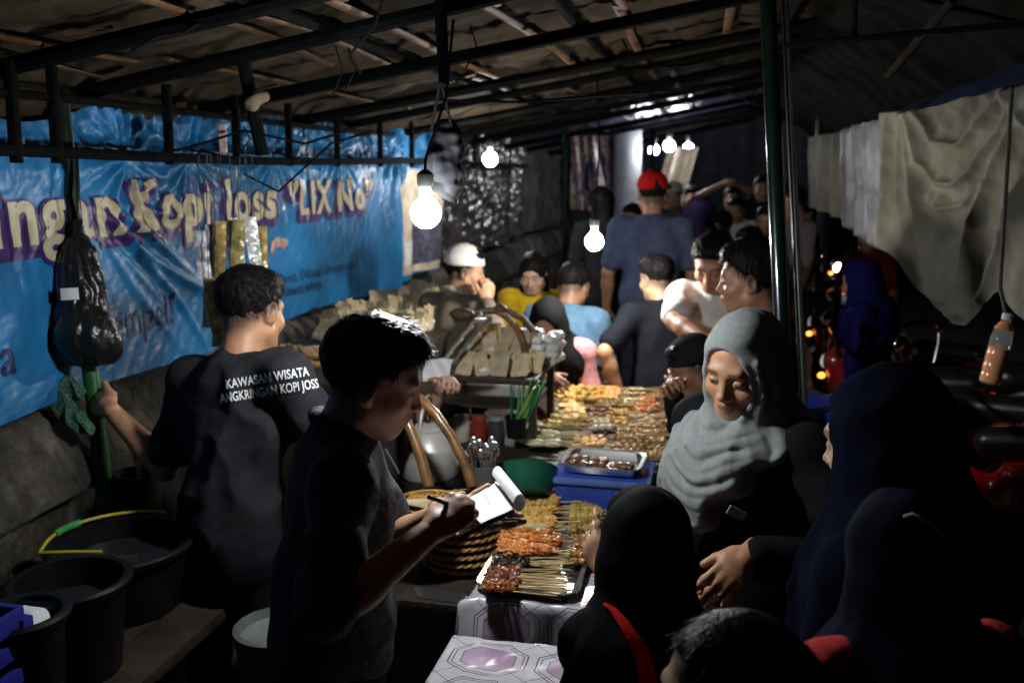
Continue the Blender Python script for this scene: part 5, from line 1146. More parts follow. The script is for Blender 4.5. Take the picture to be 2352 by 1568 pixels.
def head_cols(V, M, tone, brow=True, lip=(.34, .13, .11), closed=.5, beard=None, fade=False):
    s = np.linalg.norm(M[:3, 0]); L = (V - M[:3, 3]) @ (M[:3, :3] / s) / s; x, y, z = L.T; ax = np.abs(x)
    col = np.tile(np.asarray(tone, float), (len(V), 1))
    def mix(w, c):
        w = np.clip(w, 0, 1)[:, None]; col[:] = col * (1 - w) + np.asarray(c) * w
    fr = np.clip((y - .045) / .02, 0, 1)
    mix(.25 * fr * ridge(np.hypot(ax - .043, z + .035), .022), (.45, .17, .12)); mix(.2 * ridge(np.hypot(x, z + .031), .016) * fr, (.42, .16, .12))
    zm = z + 10 * x * x; e = np.sqrt((x / .0205) ** 2 + ((zm + .0625) / (.0098)) ** 2); mix((1.15 - e) * 5 * fr, lip); mix(ridge(zm + .0630, .0016) * (ax < .02) * fr * .6, (.10, .03, .03))
    if brow: b = ridge(z - .0235 - .10 * (ax - .018) + 9 * np.clip(ax - .036, 0, 1) ** 2, .0050) * np.clip((ax - .010) / .006, 0, 1) * np.clip((.054 - ax) / .01, 0, 1); mix(b * fr * .85, (.03, .02, .016))
    ex = (ax - .0315) / .0155; up = .0062 * (1 - ex ** 2); op = -.004 + (1 - closed) * .010
    lid = np.clip(1 - np.abs(ex), 0, 1) > 0
    zl = z + .001; inside = lid & (zl > -.0058 * (1 - ex ** 2) - .001) & (zl < op * (1 - ex ** 2)) & (y > .06)
    mix(inside * .9, (.5, .46, .42)); mix(inside * (np.hypot(ax - .0315, (zl + .001) * 1.0) < .0062) * 1., (.02, .012, .01))
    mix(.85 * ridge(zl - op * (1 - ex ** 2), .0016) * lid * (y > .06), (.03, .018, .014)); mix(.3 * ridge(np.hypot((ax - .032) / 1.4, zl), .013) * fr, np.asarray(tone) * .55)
    if fade: dd = .62 * (y + .095) - .75 * (z + .07); mix(.75 * np.clip(1 - dd / .03, 0, 1) * (y < .035), (.035, .026, .022)); mix(.7 * np.clip((z - .045) / .02, 0, 1), (.035, .026, .022))
    if beard: m = np.clip(ridge(np.hypot(x / 1.6, (z + .050) / .7), .016) * 1.0, 0, 1) * (z > -.058) * (z < -.040); mix(m * fr * beard, (.03, .022, .018)); mix(.35 * beard * np.clip((-.05 - z) / .03, 0, 1) * np.clip((y - .0) / .04, 0, 1), (.10, .07, .055))
    return col
def hand_sdf(S, w, d, b, side, curl=(25, 30, 20), spread=6, s=1., thumb=(.55, .75, -.25), each=None, thumb_curl=20):
    """w wrist, d where the fingers point, b out of the back of the hand, side +1 right hand / -1 left hand"""
    d = nrm(d); b = nrm(np.asarray(b) - d * np.dot(b, d)); t = np.cross(b, d) * side
    A = np.stack([t, d, b], 1); w = np.asarray(w, float)
    G = lambda x, y, z: w + s * (A @ np.array((x, y, z)))
    S.cap(G(0, -.02, 0), G(0, .015, 0), .024 * s, .026 * s, k=.02); S.ell(G(.0, .050, 0), (.040 * s, .050 * s, .0155 * s), A, k=.018); S.ell(G(.022, .035, -.008), (.018 * s, .03 * s, .014 * s), A, k=.015)
    for i, (ox, oy, L, r) in enumerate(((.030, .088, .074, .0092), (.0105, .093, .082, .0095), (-.010, .090, .076, .0090), (-.029, .080, .060, .0080))):
        cu = each[i] if each else curl; dx = (1.5 - i) * math.tan(R(spread)) * .5; p = G(ox, oy - .012, .001); ang = 0
        q = p; f0 = nrm((dx, 1, 0))
        for j, fr in enumerate((.46, .30, .24)):
            ang += R(cu[j]); v = A @ np.array((f0[0] * math.cos(ang), f0[1] * math.cos(ang), -math.sin(ang))); e = q + v * L * fr * s * (1.12 if j == 0 else 1)
            S.cap(q, e, (r - .0006 * j) * s, (r - .0006 * (j + 1)) * s, k=.004 if j else .008)
            if j < 2: S.ell(e, ((r + .0004) * s,) * 3, k=.004)
            q = e
    p = G(.026, .022, -.004); v = nrm(A @ nrm(thumb)); e = p + v * .040 * s; v2 = nrm(v + (A @ np.array((-.5, .6, -.1))) * math.sin(R(thumb_curl))); e2 = e + v2 * .030 * s
    S.cap(p, e, .0135 * s, .0105 * s, k=.012).cap(e, e2, .0105 * s, .0085 * s, k=.004)
    return S
def ik(A, H, l1, l2, hint):
    A = np.asarray(A, float); H = np.asarray(H, float); v = H - A; d = np.linalg.norm(v); u = v / d
    if d > (l1 + l2) * .995: d = (l1 + l2) * .995; H = A + u * d
    a = (l1 * l1 - l2 * l2 + d * d) / (2 * d); h = math.sqrt(max(l1 * l1 - a * a, 0)); n = np.asarray(hint, float); n = nrm(n - u * n.dot(u)); return A + u * a + n * h, H
def strands(V, F, n, L, comb, M, seed=1, width=.0009, lift=.5, sel=None):
    """fine hair ribbons rooted on a hair surface"""
    rg = np.random.default_rng(seed); c = V[F].mean(1); nn = np.cross(V[F[:, 1]] - V[F[:, 0]], V[F[:, 3]] - V[F[:, 0]]); nn /= np.linalg.norm(nn, axis=1)[:, None] + 1e-9
    s = np.linalg.norm(M[:3, 0]); Lc = (c - M[:3, 3]) @ (M[:3, :3] / s) / s; ok = np.ones(len(c), bool) if sel is None else sel(Lc)
    idx = rg.choice(np.flatnonzero(ok), n); p = c[idx] - nn[idx] * .003; N_ = nn[idx]; A = M[:3, :3] / s
    cv = (A @ np.asarray(comb(Lc[idx])).T).T if callable(comb) else np.tile(A @ np.asarray(comb), (n, 1))
    t = cv - N_ * (cv * N_).sum(1)[:, None]; t /= np.linalg.norm(t, axis=1)[:, None] + 1e-9; t += rg.normal(0, .28, t.shape); 
    ln = L * s * rg.uniform(.5, 1.2, n); side = np.cross(t, N_); side /= np.linalg.norm(side, axis=1)[:, None] + 1e-9
    VV = []; K = 4
    for j in range(K):
        q = j / (K - 1); pos = p + (t * (q * 1.0) + N_ * (lift * q * (1 - .6 * q)))[:, :] * ln[:, None] + np.array((0, 0, -.25)) * (q * q * ln)[:, None]; w = width * (1 - .85 * q)
        VV += [pos - side * w, pos + side * w]
    VV = np.stack(VV, 1).reshape(-1, 3); b = np.arange(n)[:, None] * (2 * K); FF = np.concatenate([np.concatenate([b + 2 * j, b + 2 * j + 1, b + 2 * j + 3, b + 2 * j + 2], 1) for j in range(K - 1)])
    return VV, FF
def hair_sdf(M, style):
    S = Sdf(M)
    if style in ('short', 'crop'):
        g = .0 if style == 'crop' else .008
        S.ell((0, -.018, .038), (.083 + g, .104 + g, .088 + g)); S.ell((0, .030, .085), (.062, .062, .035 + g), k=.03)
        S.ell((0, .125, -.040), (.085, .062, .098), k=.012, sub=True); S.cut((0, -.095, -.070), (0, .62, -.75), .01)
        for s in (-1, 1): S.ell((s * .088, -.002, -.014), (.026, .026, .040), k=.006, sub=True)
    elif style == 'long':
        S.ell((0, -.018, .034), (.087, .108, .094)).cap((0, -.06, 0), (0, -.075, -.22), .07, .05, k=.05).cap((-.06, -.02, -.02), (-.065, -.02, -.22), .03, .03, k=.03).cap((.06, -.02, -.02), (.065, .0, -.26), .03, .028, k=.03)
        S.ell((0, .115, -.045), (.062, .075, .11), k=.015, sub=True)
    elif style == 'bun':
        S.ell((0, -.018, .034), (.084, .104, .090)).ell((0, -.11, .02), (.04, .035, .04), k=.015); S.ell((0, .115, -.045), (.070, .070, .128), k=.012, sub=True); S.cut((0, -.095, -.05), (0, .6, -.75), .01)
    return S
def person(name, label, head, yaw, s=1., lean=4, hp=10, hy=0, hr=0, hips=None, seat=False, tone=(.36, .19, .11), top=None, sleeve='short', bottom=None, hair='short', hijab=None, cap=None, fem=False, rh=None, lh=None,
           rcurl=None, lcurl=None, rhd=None, lhd=None, rhb=None, lhb=None, h=.014, hh=.007, sub=None, closed=.6, beard=None, fold=.007, tilt=0, rhint=None, lhint=None, sl=.74, hfold=None, hcut=None, hdisp=None, hopen=None, girth=1., collar=None, feet=None, extra=None, hand_kw=None, shoul=1.):
    head = np.asarray(head, float); M = frame(head, yaw + hy, hp, hr, s); B = frame((0, 0, 0), yaw, 0, 0, 1)[:3, :3]; rt, fw, up = B[:, 0], B[:, 1], np.array((0, 0, 1.))
    ax_ = up * math.cos(R(lean)) + fw * math.sin(R(lean)); neck = M[:3, :3] @ np.array((0, -.028, -.13)) + head; sh = neck - ax_ * .065 * s
    hipc = sh - ax_ * (.455 * s); fr = np.cross(rt, ax_); fr = -np.cross(ax_, rt) if False else np.cross(ax_, rt) ; fr = nrm(fr) 
    if fr @ fw < 0: fr = -fr
    T = thing('person', label, 'person', (hipc[0], hipc[1], .06)); rs = rt * math.cos(R(tilt)) + up * math.sin(R(tilt)); SL = sh - rs * .165 * s * shoul; SR = sh + rs * .165 * s * shoul
    J = {}
    for k, S0, tgt, sd, hn in (('r', SR, rh, 1, rhint), ('l', SL, lh, -1, lhint)):
        if tgt is None: tgt = S0 - up * .50 * s + rt * sd * .07 * s + fw * .10 * s
        E, H = ik(S0, tgt, .275 * s, .245 * s, (rt * sd * .8 - fw * .5 - up * .6) if hn is None else np.asarray(hn, float)); J[k] = (S0, E, H)
    m = mat('cl_grey') if False else top
    # skin: head, neck, torso core, arms, hands: one body
    parts = []; S = Sdf(); S.cap(neck, sh - ax_ * .05 * s, .052 * s, .07 * s, k=.03)
    S.ell(sh - ax_ * .15 * s, (.125 * s, .075 * s, .16 * s), np.stack([rt, fr, ax_], 1), k=.05).ell(hipc + ax_ * .08 * s, (.12 * s, .08 * s, .16 * s), np.stack([rt, fr, ax_], 1), k=.05)
    for k, sd in (('r', 1), ('l', -1)):
        S0, E, H = J[k]; S.cap(S0, E, .046 * s, .037 * s, k=.02).cap(E, E + (H - E) * .35, .038 * s, .038 * s, k=.015).cap(E + (H - E) * .3, H, .038 * s, .0245 * s, k=.015)
    cols = []; V, F = S.mesh(max(h * .75, .006)); parts.append((V, F)); cols.append(np.tile(tone, (len(V), 1)))
    V, F = head_sdf(M, fem, ears=hijab is None).mesh(hh); parts.append((V, F)); cols.append(head_cols(V, M, tone, closed=closed, beard=beard, fade=hair in ('short', 'crop') and hijab is None))
    for k, sd, cu, hd, hb in (('r', 1, rcurl, rhd, rhb), ('l', -1, lcurl, lhd, lhb)):
        S0, E, H = J[k]; d = nrm(H - E) if hd is None else nrm(hd); bk = (rt * sd * .6 + up * .6 + fw * .3) if hb is None else hb; S = Sdf(); kw = dict((hand_kw or {}).get(k, {}))
        hand_sdf(S, H, d, bk, sd, s=s, **({'curl': cu} if cu is not None else {}), **kw); V, F = S.mesh(min(hh, .006) if hh > .004 else .0032); parts.append((V, F)); cols.append(np.tile(tone, (len(V), 1)))
    V, F = join(parts); link('body', np_mesh('body', V, F, cols=np.concatenate(cols)), SKIN, T)
    # shirt
    bas = np.stack([rt, fr, ax_], 1); g = girth; S = Sdf()
    S.ell(sh - ax_ * .12 * s, (.165 * s * shoul, .115 * s * g, .175 * s), bas, k=.06).ell(sh - ax_ * .30 * s, (.152 * s * g, .118 * s * g, .17 * s), bas, k=.08).ell(hipc + ax_ * .04 * s, (.163 * s * g, .125 * s * g, .15 * s), bas, k=.08)
    S.cap(sh + ax_ * .03 * s, sh - ax_ * .02 * s, .066 * s, .085 * s, k=.04)
    for k, sd in (('r', 1), ('l', -1)):
        S0, E, H = J[k]; S.cap(sh + ax_ * .012 * s, S0, .062 * s, .062 * s, k=.05)
        if sleeve == 'short': S.cap(S0, S0 + (E - S0) * sl, .064 * s, .064 * s, k=.045)
        elif sleeve == 'none': S.cap(S0, S0 + (E - S0) * .1, .062 * s, .05 * s, k=.03)
        else: S.cap(S0, E, .064 * s, .056 * s, k=.05).cap(E, E + (H - E) * .9, .056 * s, .042 * s, k=.03)
        if sleeve == 'short': S.cut(S0 + (E - S0) * .94, (E - S0), .006) if False else None
    S.cut(hipc - ax_ * .08 * s, -ax_, .01); S.ell(neck + fr * .02 * s + ax_ * .045 * s, (.064 * s, .068 * s, .05 * s), bas, k=.012, sub=True)
    def dsp(p):
        q = (p - hipc); a = q @ ax_; b = q @ rt; c = q @ fr
        w1 = np.abs(np.sin(a * 15 + np.abs(b) * 11 + 1.6 * fbm(p, 3.2))) - .6; w2 = np.abs(np.sin(a * 9 - b * 19 + c * 8 + 1.8 * fbm(p + 4, 2.6))) - .6
        out = fold * (w1 * .8 + w2 * .9 + .28 * fbm(p, 11))
        for k in 'rl':
            S0, E, H = J[k]; v = E - S0; t = ((p - S0) @ v) / (v @ v); q2 = np.linalg.norm(p - S0 - np.clip(t, 0, 1)[:, None] * v, axis=1); wt = np.clip(1.3 - q2 / (.075 * s), 0, 1) * (t > .1)
            out = out + fold * .9 * wt * (np.abs(np.sin(t * 11 + 1.4 * fbm(p, 6))) - .6)
        return out
    V, F = S.mesh(h, dsp); SH = link('shirt', np_mesh('shirt', V, F), top, T)
    if collar is not None:
        S = Sdf(); pts = [neck + ax_ * (.012 + .018 * math.cos(a)) * s + rt * .062 * s * math.sin(a) - fr * .058 * s * math.cos(a) for a in np.linspace(-2.5, 2.5, 12)]; S.chain(pts, .014 * s, k=.01); V2, F2 = S.mesh(.006, lambda p: .002 * fbm(p, 30)); link('collar', np_mesh('collar', V2, F2), collar, T)
    # trousers / skirt
    bm = bottom or cloth('trousers', (.02, .02, .028)); S = Sdf(); S.ell(hipc - ax_ * .02 * s, (.165 * s, .12 * s, .12 * s), bas, k=.06); gz = .06
    for sd in (-1, 1):
        hp0 = hipc + rt * sd * .085 * s - up * .04 * s
        if seat: kn = hp0 + fw * .42 * s + rt * sd * .04 - up * .02; an = np.array((kn[0] - fw[0] * .05, kn[1] - fw[1] * .05, gz + .08))
        else:
            an = np.array((hp0[0] + rt[0] * sd * .03 - fw[0] * .03 + (feet[0] if feet else 0), hp0[1] + rt[1] * sd * .03 - fw[1] * .03 + (feet[1] if feet else 0), gz + .08)); kn = (hp0 + an) / 2 + fw * .03
        S.cap(hp0, kn, .085 * s, .058 * s, k=.05).cap(kn, an, .058 * s, .046 * s, k=.03)
        ft = Sdf(frame((an[0], an[1], gz + .035), yaw)); ft.ell((0, .07, 0), (.045, .125, .036)).ell((0, -.01, .02), (.04, .05, .05), k=.03); V2, F2 = ft.mesh(.014); link('shoe', np_mesh('shoe', V2, F2), mat('sandal', (.03, .025, .02), .6, var=.2), T)
    V, F = S.mesh(max(h, .012), lambda p: fold * fbm(p, 9)); link('trousers', np_mesh('trousers', V, F), bm, T)
    A = dict(shoul=shoul, T=T, M=M, J=J, sh=sh, neck=neck, rt=rt, fw=fw, fr=fr, ax=ax_, hip=hipc, s=s, shirt=SH, bas=bas)
    if hijab is not None: build_hijab(A, hijab, (h if h < .010 else .010) if hdisp is None else .005, hfold, hcut, hdisp=hdisp, hopen=hopen)
    elif hair:
        S = hair_sdf(M, hair); V, F = S.mesh(max(.0045, hh), lambda p: (.35 if hair == 'bun' else 1) * (.0035 * fbm(p, 55) + .003 * fbm(p, 24))); A['hair'] = (V, F)
        nst = 0 if hh > .005 else 2600
        if nst:
            V2, F2 = strands(V, F, nst, .024, lambda L: np.c_[L[:, 0] * 2.0, .35 - L[:, 1] * 4, np.full(len(L), -.5)], M, 4, .0011 * 1.0, .45); V, F = join([(V, F), (V2, F2)])
        link('hair', np_mesh('hair', V, F), HAIRM, T)
    if cap is not None:
        S = Sdf(M); S.ell((0, -.014, .045), (.091, .108, .095)).cut((0, 0, .032), (0, .12, -1), .004); S.ell((0, .13, .030), (.068, .07, .008), np.array(Matrix.Rotation(R(-12), 3, 'X')), k=.012); S.ell((0, -.014, .140), (.008, .008, .006), k=.004); V, F = S.mesh(.006); link('cap', np_mesh('cap', V, F), cap, T)
    return A
def build_hijab(A, m, h, folds=None, cut=None, name='hijab', hdisp=None, hopen=None):
    M, s, sh, ax_, rt, fr, bas = A['M'], A['s'], A['sh'], A['ax'], A['rt'], A['fr'], A['bas']
    S = Sdf(M); S.ell((0, -.018, .030), (.092, .112, .104)).ell((0, .008, -.055), (.084, .088, .092), k=.04).cap((0, -.03, -.05), (0, -.04, -.17), .090, .105, k=.06)
    W0 = np.eye(4); S.M = W0
    w_ = A['shoul'] * s; S.ell(sh - ax_ * .02 * s, (.215 * w_, .135 * s, .085 * s), bas, k=.08); S.ell(sh - ax_ * .10 * s + fr * .03 * s, (.185 * w_, .13 * s, .15 * s), bas, k=.08); S.ell(sh - ax_ * .10 * s - fr * .04 * s, (.175 * w_, .11 * s, .15 * s), bas, k=.08)
    if folds: folds(S, A)
    S.M = M; S.ell(*(hopen or ((0, .110, -.010), (.072, .066, .100))), k=.008, sub=True)
    S.M = W0
    if cut: cut(S, A)
    else: S.cut(sh - ax_ * .22 * s, -ax_, .01, lambda X, Y, Z: .02 * np.sin(X * 24 + Y * 17))
    hd = M[:3, 3]
    def dsp(p):
        q = p - hd; low = np.clip(-q[:, 2] / (.22 * s) - .35, 0, 1); an = np.arctan2(q @ rt, q @ fr)
        low = np.clip(-q[:, 2] / (.20 * s) - .15, 0, 1); return .017 * low * (np.abs(np.sin(an * 4 + q[:, 2] * 9 + 1.4 * fbm(p, 3.5))) ** .7 - .6) + .002 * fbm(p, 12) + .006 * low * (np.abs(np.sin(an * 8 - q[:, 2] * 16 + fbm(p, 5))) - .6) + .002 * (1 - low) * np.sin(q[:, 2] * 60 + an * 3 + 2 * fbm(p, 6))
    V, F = S.mesh(h, dsp if hdisp is None else (lambda p: dsp(p) * .4 + hdisp((p - hd) @ bas))); A['hij'] = link(name, np_mesh('hijab', V, F), m, A['T']); A['hijVF'] = (V, F)
    # under-scarf edge round the face
    return A
# ------------------------------------------------------------------ the cast
TONE1, TONE2, TONE3 = (.36, .185, .105), (.42, .23, .14), (.30, .15, .085)
def writer():
    m = mat('batik', (.014, .014, .016), .8, var=0); nt = m.node_tree; N = nt.nodes; L = nt.links; tc = N.new('ShaderNodeTexCoord'); b = N['Principled BSDF']
    v = N.new('ShaderNodeTexVoronoi'); v.feature = 'DISTANCE_TO_EDGE'; v.inputs['Scale'].default_value = 34; n = N.new('ShaderNodeTexNoise'); n.inputs['Scale'].default_value = 18; n.inputs['Detail'].default_value = 4
    vm = N.new('ShaderNodeVectorMath'); vm.operation = 'MULTIPLY_ADD'; vm.inputs[1].default_value = (.16, .16, .16); L.new(tc.outputs['Object'], n.inputs['Vector']); L.new(n.outputs['Color'], vm.inputs[0]); L.new(tc.outputs['Object'], vm.inputs[2]); L.new(vm.outputs[0], v.inputs['Vector'])
    r = N.new('ShaderNodeValToRGB'); e = r.color_ramp.elements; e[0].position = .02; e[0].color = (.085, .09, .095, 1); e[1].position = .06; e[1].color = (.012, .012, .014, 1); L.new(v.outputs['Distance'], r.inputs[0]); L.new(r.outputs[0], b.inputs['Base Color'])
    head = P(862, 868, 1.85); wrist = P(992, 1218, 1.66); lw = P(1058, 1178, 1.80)
    A = person('person', 'man in a dark patterned shirt writing on a notepad, black hair in profile', head, -66, .96, lean=5, hp=20, hy=-6, hr=2, tone=(.50, .28, .17), top=m, sleeve='short', hair='short', rh=wrist, lh=P(1028, 1172, 1.89), h=.0075, hh=.0034, beard=.7, closed=.75, girth=1.0, collar=m, fold=.009, sl=.93,
               rhd=P(1075, 1150, 1.70) - wrist, rhb=np.array((-.1, -.75, .65)), lhd=P(1150, 1205, 1.86) - P(1028, 1172, 1.89), lhb=np.array((.05, .1, -.98)),
               hand_kw={'r': dict(each=[(48, 52, 30), (58, 62, 40), (66, 66, 45), (72, 66, 45)], thumb=(.62, .62, -.55), thumb_curl=40), 'l': dict(each=[(4, 8, 6), (4, 10, 8), (6, 12, 10), (8, 14, 10)], thumb=(.62, .55, -.55), thumb_curl=10)}, bottom=cloth('dark_trousers', (.015, .015, .02)))
    T = A['T']
    V, F = A['hair']
    V2, F2 = strands(V, F, 2000, .018, lambda L: np.c_[L[:, 0] * 1.2, .8 + 0 * L[:, 1], np.full(len(L), -.1)], A['M'], 9, .0009, .6, lambda L: (L[:, 2] > .06)); link('hair_tuft', np_mesh('strands', V2, F2, smooth=False), STRAND, T)['kind'] = 'stuff'
    # notepad
    n0, n1, n2, n3 = P(1052, 1232, 1.665), P(1181, 1166, 1.77), P(1138, 1108, 1.93), P(1014, 1172, 1.82)
    N_ = thing('notepad', 'white notepad with a rolled back page in the writing man\'s hand', 'notepad', (n0 + n2) / 2); up = nrm(np.cross(n1 - n0, n3 - n0)); up = up if up[2] > 0 else -up
    def f(u, v): return (np.outer((1 - u) * (1 - v), n0) + np.outer(u * (1 - v), n1) + np.outer(u * v, n2) + np.outer((1 - u) * v, n3)) + np.outer(.004 * np.sin(u * 4 + v * 2) * u * (1 - u) * 3, up)
    link('page', grid_mesh('page', f, 16, 12), mat('note_paper', (.8, .8, .82), .6, var=.03), N_)
    mb = MB(); bot = [p - up * .005 for p in (n0, n1, n2, n3)]; bot2 = [p - up * .009 for p in (n0, n1, n2, n3)]; mb.add(bot + bot2, [(0, 1, 2, 3), (7, 6, 5, 4)] + [(i, (i + 1) % 4, (i + 1) % 4 + 4, i + 4) for i in range(4)]); mb.build('backing', mat('card_grey', (.3, .28, .25), .8, var=.1), N_, smooth=False)
    ex = nrm(n1 - n0); ey = n2 - n1
    a1, a2 = n1 - ey * .10, n2 + ey * .06; cen = lambda q, a: (a1 + (a2 - a1) * q) + ex * .012 + up * .012 + .0165 * (ex * math.cos(a) + up * math.sin(a))
    W_ = [cen(q, a) for a in np.linspace(-2.4, 2.9, 18) for q in np.linspace(0, 1, 6)]; mb = MB().add(W_, [(i * 6 + k, i * 6 + k + 1, (i + 1) * 6 + k + 1, (i + 1) * 6 + k) for i in range(17) for k in range(5)]); mb.build('rolled_page', mat('note_paper'), N_)
    # handwriting: a few short strokes
    mb = MB(); rg = random.Random(4)
    for i in range(7):
        u, v = .66 + .0 * i, .35 + .055 * i; p = (n0 * (1 - u) + n1 * u) * (1 - v) + (n3 * (1 - u) + n2 * u) * v + up * .0075; mb.tube([p, p + ex * rg.uniform(.004, .010) + nrm(ey) * rg.uniform(-.003, .003)], .0005, 4)
    mb.build('handwriting', mat('ink', (.12, .12, .2), .6, var=0), N_)['kind'] = 'stuff'
    pt = P(1072, 1172, 1.735); pb = P(985, 1141, 1.64); T2 = thing('pen', 'black pen held over the notepad', 'pen', pt); MB().tube([pt, pt + (pb - pt) * .08, pb], [.0008, .0040, .0042], 10).build('barrel', mat('pen_black', (.012, .012, .012), .25, var=0), T2)
    return A
writer()
def project_text(txt, org, xd, yd, size, VF, m, parent, bold=.01, off=.003, name='print', shear=0.):
    V, F = text_mesh(txt, 1, bold, shear, 1.02, .012 / size); bv = BVHTree.FromPolygons([Vector(v) for v in VF[0]], [list(map(int, f)) for f in VF[1]]); n = nrm(np.cross(xd, yd)); out = []
    x1 = V[:, 0].max()
    for v in V:
        p = org + xd * (v[0]) * size + yd * v[1] * size; h = bv.ray_cast(Vector(p + n * .5), Vector(-n), 1.2); out.append((np.array(h[0]) + n * off) if h[0] is not None else p)
    return link(name, np_mesh('txt', np.array(out), F), m, parent)
def back_man():
    tee = cloth('black_tee', (.026, .026, .030), .85); head = P(578, 712, 2.76); hand = P(249, 936, 2.86)
    A = person('person', 'man in a black printed t-shirt seen from behind, holding the left pole', head, YR - 24, 1.06, lean=10, hp=16, hy=-2, hr=-4, tone=(.46, .23, .12), top=tee, hair='crop', lh=hand, rh=P(800, 1060, 2.9), h=.0075, hh=.0042, girth=.88, fold=.011, shoul=1.04, tilt=7, lhint=np.array((-.35, -.1, -.9)),
               lhd=P(208, 905, 2.95) - hand, lhb=np.array((.2, -.9, .35)), hand_kw={'l': dict(each=[(30, 45, 30), (40, 50, 35), (50, 55, 35), (55, 55, 35)], thumb=(.35, .95, .1), thumb_curl=-5)}, bottom=cloth('black_trousers', (.012, .012, .016)))
    me = A['shirt'].data; n = len(me.vertices); V = np.empty(n * 3, np.float32); me.vertices.foreach_get('co', V); V = V.reshape(-1, 3); F = np.empty(len(me.loops), np.int32); me.loops.foreach_get('vertex_index', F); F = F.reshape(-1, 4)
    c = P(528, 890, 2.62); e = P(705, 862, 2.62); xd = nrm(e - c); nn = nrm(CAMP - P(625, 885, 2.62)); xd = nrm(xd - nn * xd.dot(nn)); yd = np.cross(nn, xd); W_ = mat('print_ink_white', (.72, .72, .70), .6, var=.04)
    def row(txt, u0, v0, u1, size):
        a = P(u0, v0, 2.62); w = np.linalg.norm(P(u1, v0, 2.62) - a); Vt, _ = text_mesh(txt, 1, .01, 0, 1.02, 9); sx = w / Vt[:, 0].max(); project_text(txt, a, xd * sx / size, yd, size, (V, F), W_, A['T'], .016)
    row('KAWASAN WISATA', 520, 892, 706, .036); row('ANGKRINGAN KOPI JOSS', 507, 925, 728, .037)
    return A
back_man()
def grey_girl():
    hj = mat('cl_grey_hijab', (.25, .265, .26), .9, var=.10, ns=70, bump=.25, bs=420, spec=.15); dress = cloth('black_dress', (.010, .010, .012))
    head = P(1708, 842, 2.33); w = P(1722, 1272, 2.14)
    def folds(S, A):
        M, s = A['M'], A['s']; H = M[:3, 3]; B = A['bas']; L = lambda x, y, z: H + B @ np.array((x, y, z))
        # big drape down over the right shoulder and chest
        S.ell(L(.11, .03, -.40), (.115, .115, .19), A['bas'], k=.08).ell(L(.02, .07, -.30), (.135, .085, .13), A['bas'], k=.08).ell(L(.16, .05, -.54), (.085, .08, .16), A['bas'], k=.07)
        S.chain([M[:3, :3] @ np.array(p_) + H for p_ in ((-.070, .058, .05), (-.080, .052, -.03), (-.066, .066, -.095), (0, .098, -.128), (.066, .066, -.095))], [.006, .008, .010, .012, .008], k=.012)
    def cut(S, A):
        H = A['M'][:3, 3]; B = A['bas']; S.cut(H + B @ np.array((-.02, 0, -.36)), B @ nrm((-.78, .12, -.60)), .012, lambda X, Y, Z: .012 * np.sin(Z * 40 + X * 25)); S.cut(H + B @ np.array((.1, 0, -.68)), (0, 0, -1), .01, lambda X, Y, Z: .015 * np.sin(X * 45 + Y * 30))
    def hd(l):
        x, y, z = l.T; fr_ = np.clip((y + .03) / .06, 0, 1) * np.clip((-.115 - z) / .03, 0, 1); nz = fbm(l, 5); xx = np.clip((x + .02) / .17, -1.2, 1.2)
        sw = z + .085 * (1 - xx ** 2) + .16 * x; cre = lambda q: np.abs(np.sin(q)) ** .85 - .62
        side = np.clip((np.abs(x - .02) - .085) / .05, 0, 1)
        d = -.0075 * fr_ * (1 - side) * cre(sw * 46 + 1.6 * nz + .4) - .0045 * fr_ * (1 - side) * cre(sw * 95 + 1.5 * nz + x * 9)
        d = d - .011 * side * np.clip((-.09 - z) / .06, 0, 1) * cre(x * 52 + z * 9 * np.sign(x) + y * 26 + 1.3 * nz)
        # pleats from the crown down behind the cheek
        bk = np.clip((-.02 - y) / .03, 0, 1) * np.clip((z + .16) / .05, 0, 1); d = d - .0035 * bk * cre(y * 95 + z * 14 + 1.2 * nz) - .0015 * np.sin(z * 90 + x * 20 + 2 * nz) * np.clip((.1 - np.abs(z)) / .05, 0, 1)
        return d
    A = person('person', 'girl in a grey hijab and black dress looking down at the food', head, YR + 126, 1.07, lean=4, hp=17, hy=10, hr=-3, tone=(.50, .26, .14), top=dress, sleeve='long', fem=True, hijab=hj, lh=w, lhd=P(1660, 1340, 2.10) - w, lhb=np.array((.1, -.85, .45)), h=.0075, hh=.0028, closed=.35, hfold=folds, hcut=cut, hdisp=hd, hopen=((.012, .112, -.010), (.080, .074, .102)), rh=P(1560, 1330, 2.5),
               hand_kw={'l': dict(each=[(12, 18, 12), (16, 22, 14), (20, 24, 16), (24, 26, 18)], thumb=(.5, .8, -.35))}, bottom=cloth('black_skirt', (.012, .012, .014)))
    # bow label pinned at the scarf end
    q = P(1692, 1178, 2.10); T = thing('scarf_tag', 'small cream fabric tag at the lower edge of the grey hijab', 'tag', q); MB().box(q, (.022, .002, .011), np.array(Matrix.Rotation(R(YR), 3, 'Z') @ Matrix.Rotation(R(28), 3, 'Y')), .001).build('tag_cloth', mat('cream_tag', (.4, .36, .27), .8, var=.1), T)
    return A
grey_girl()
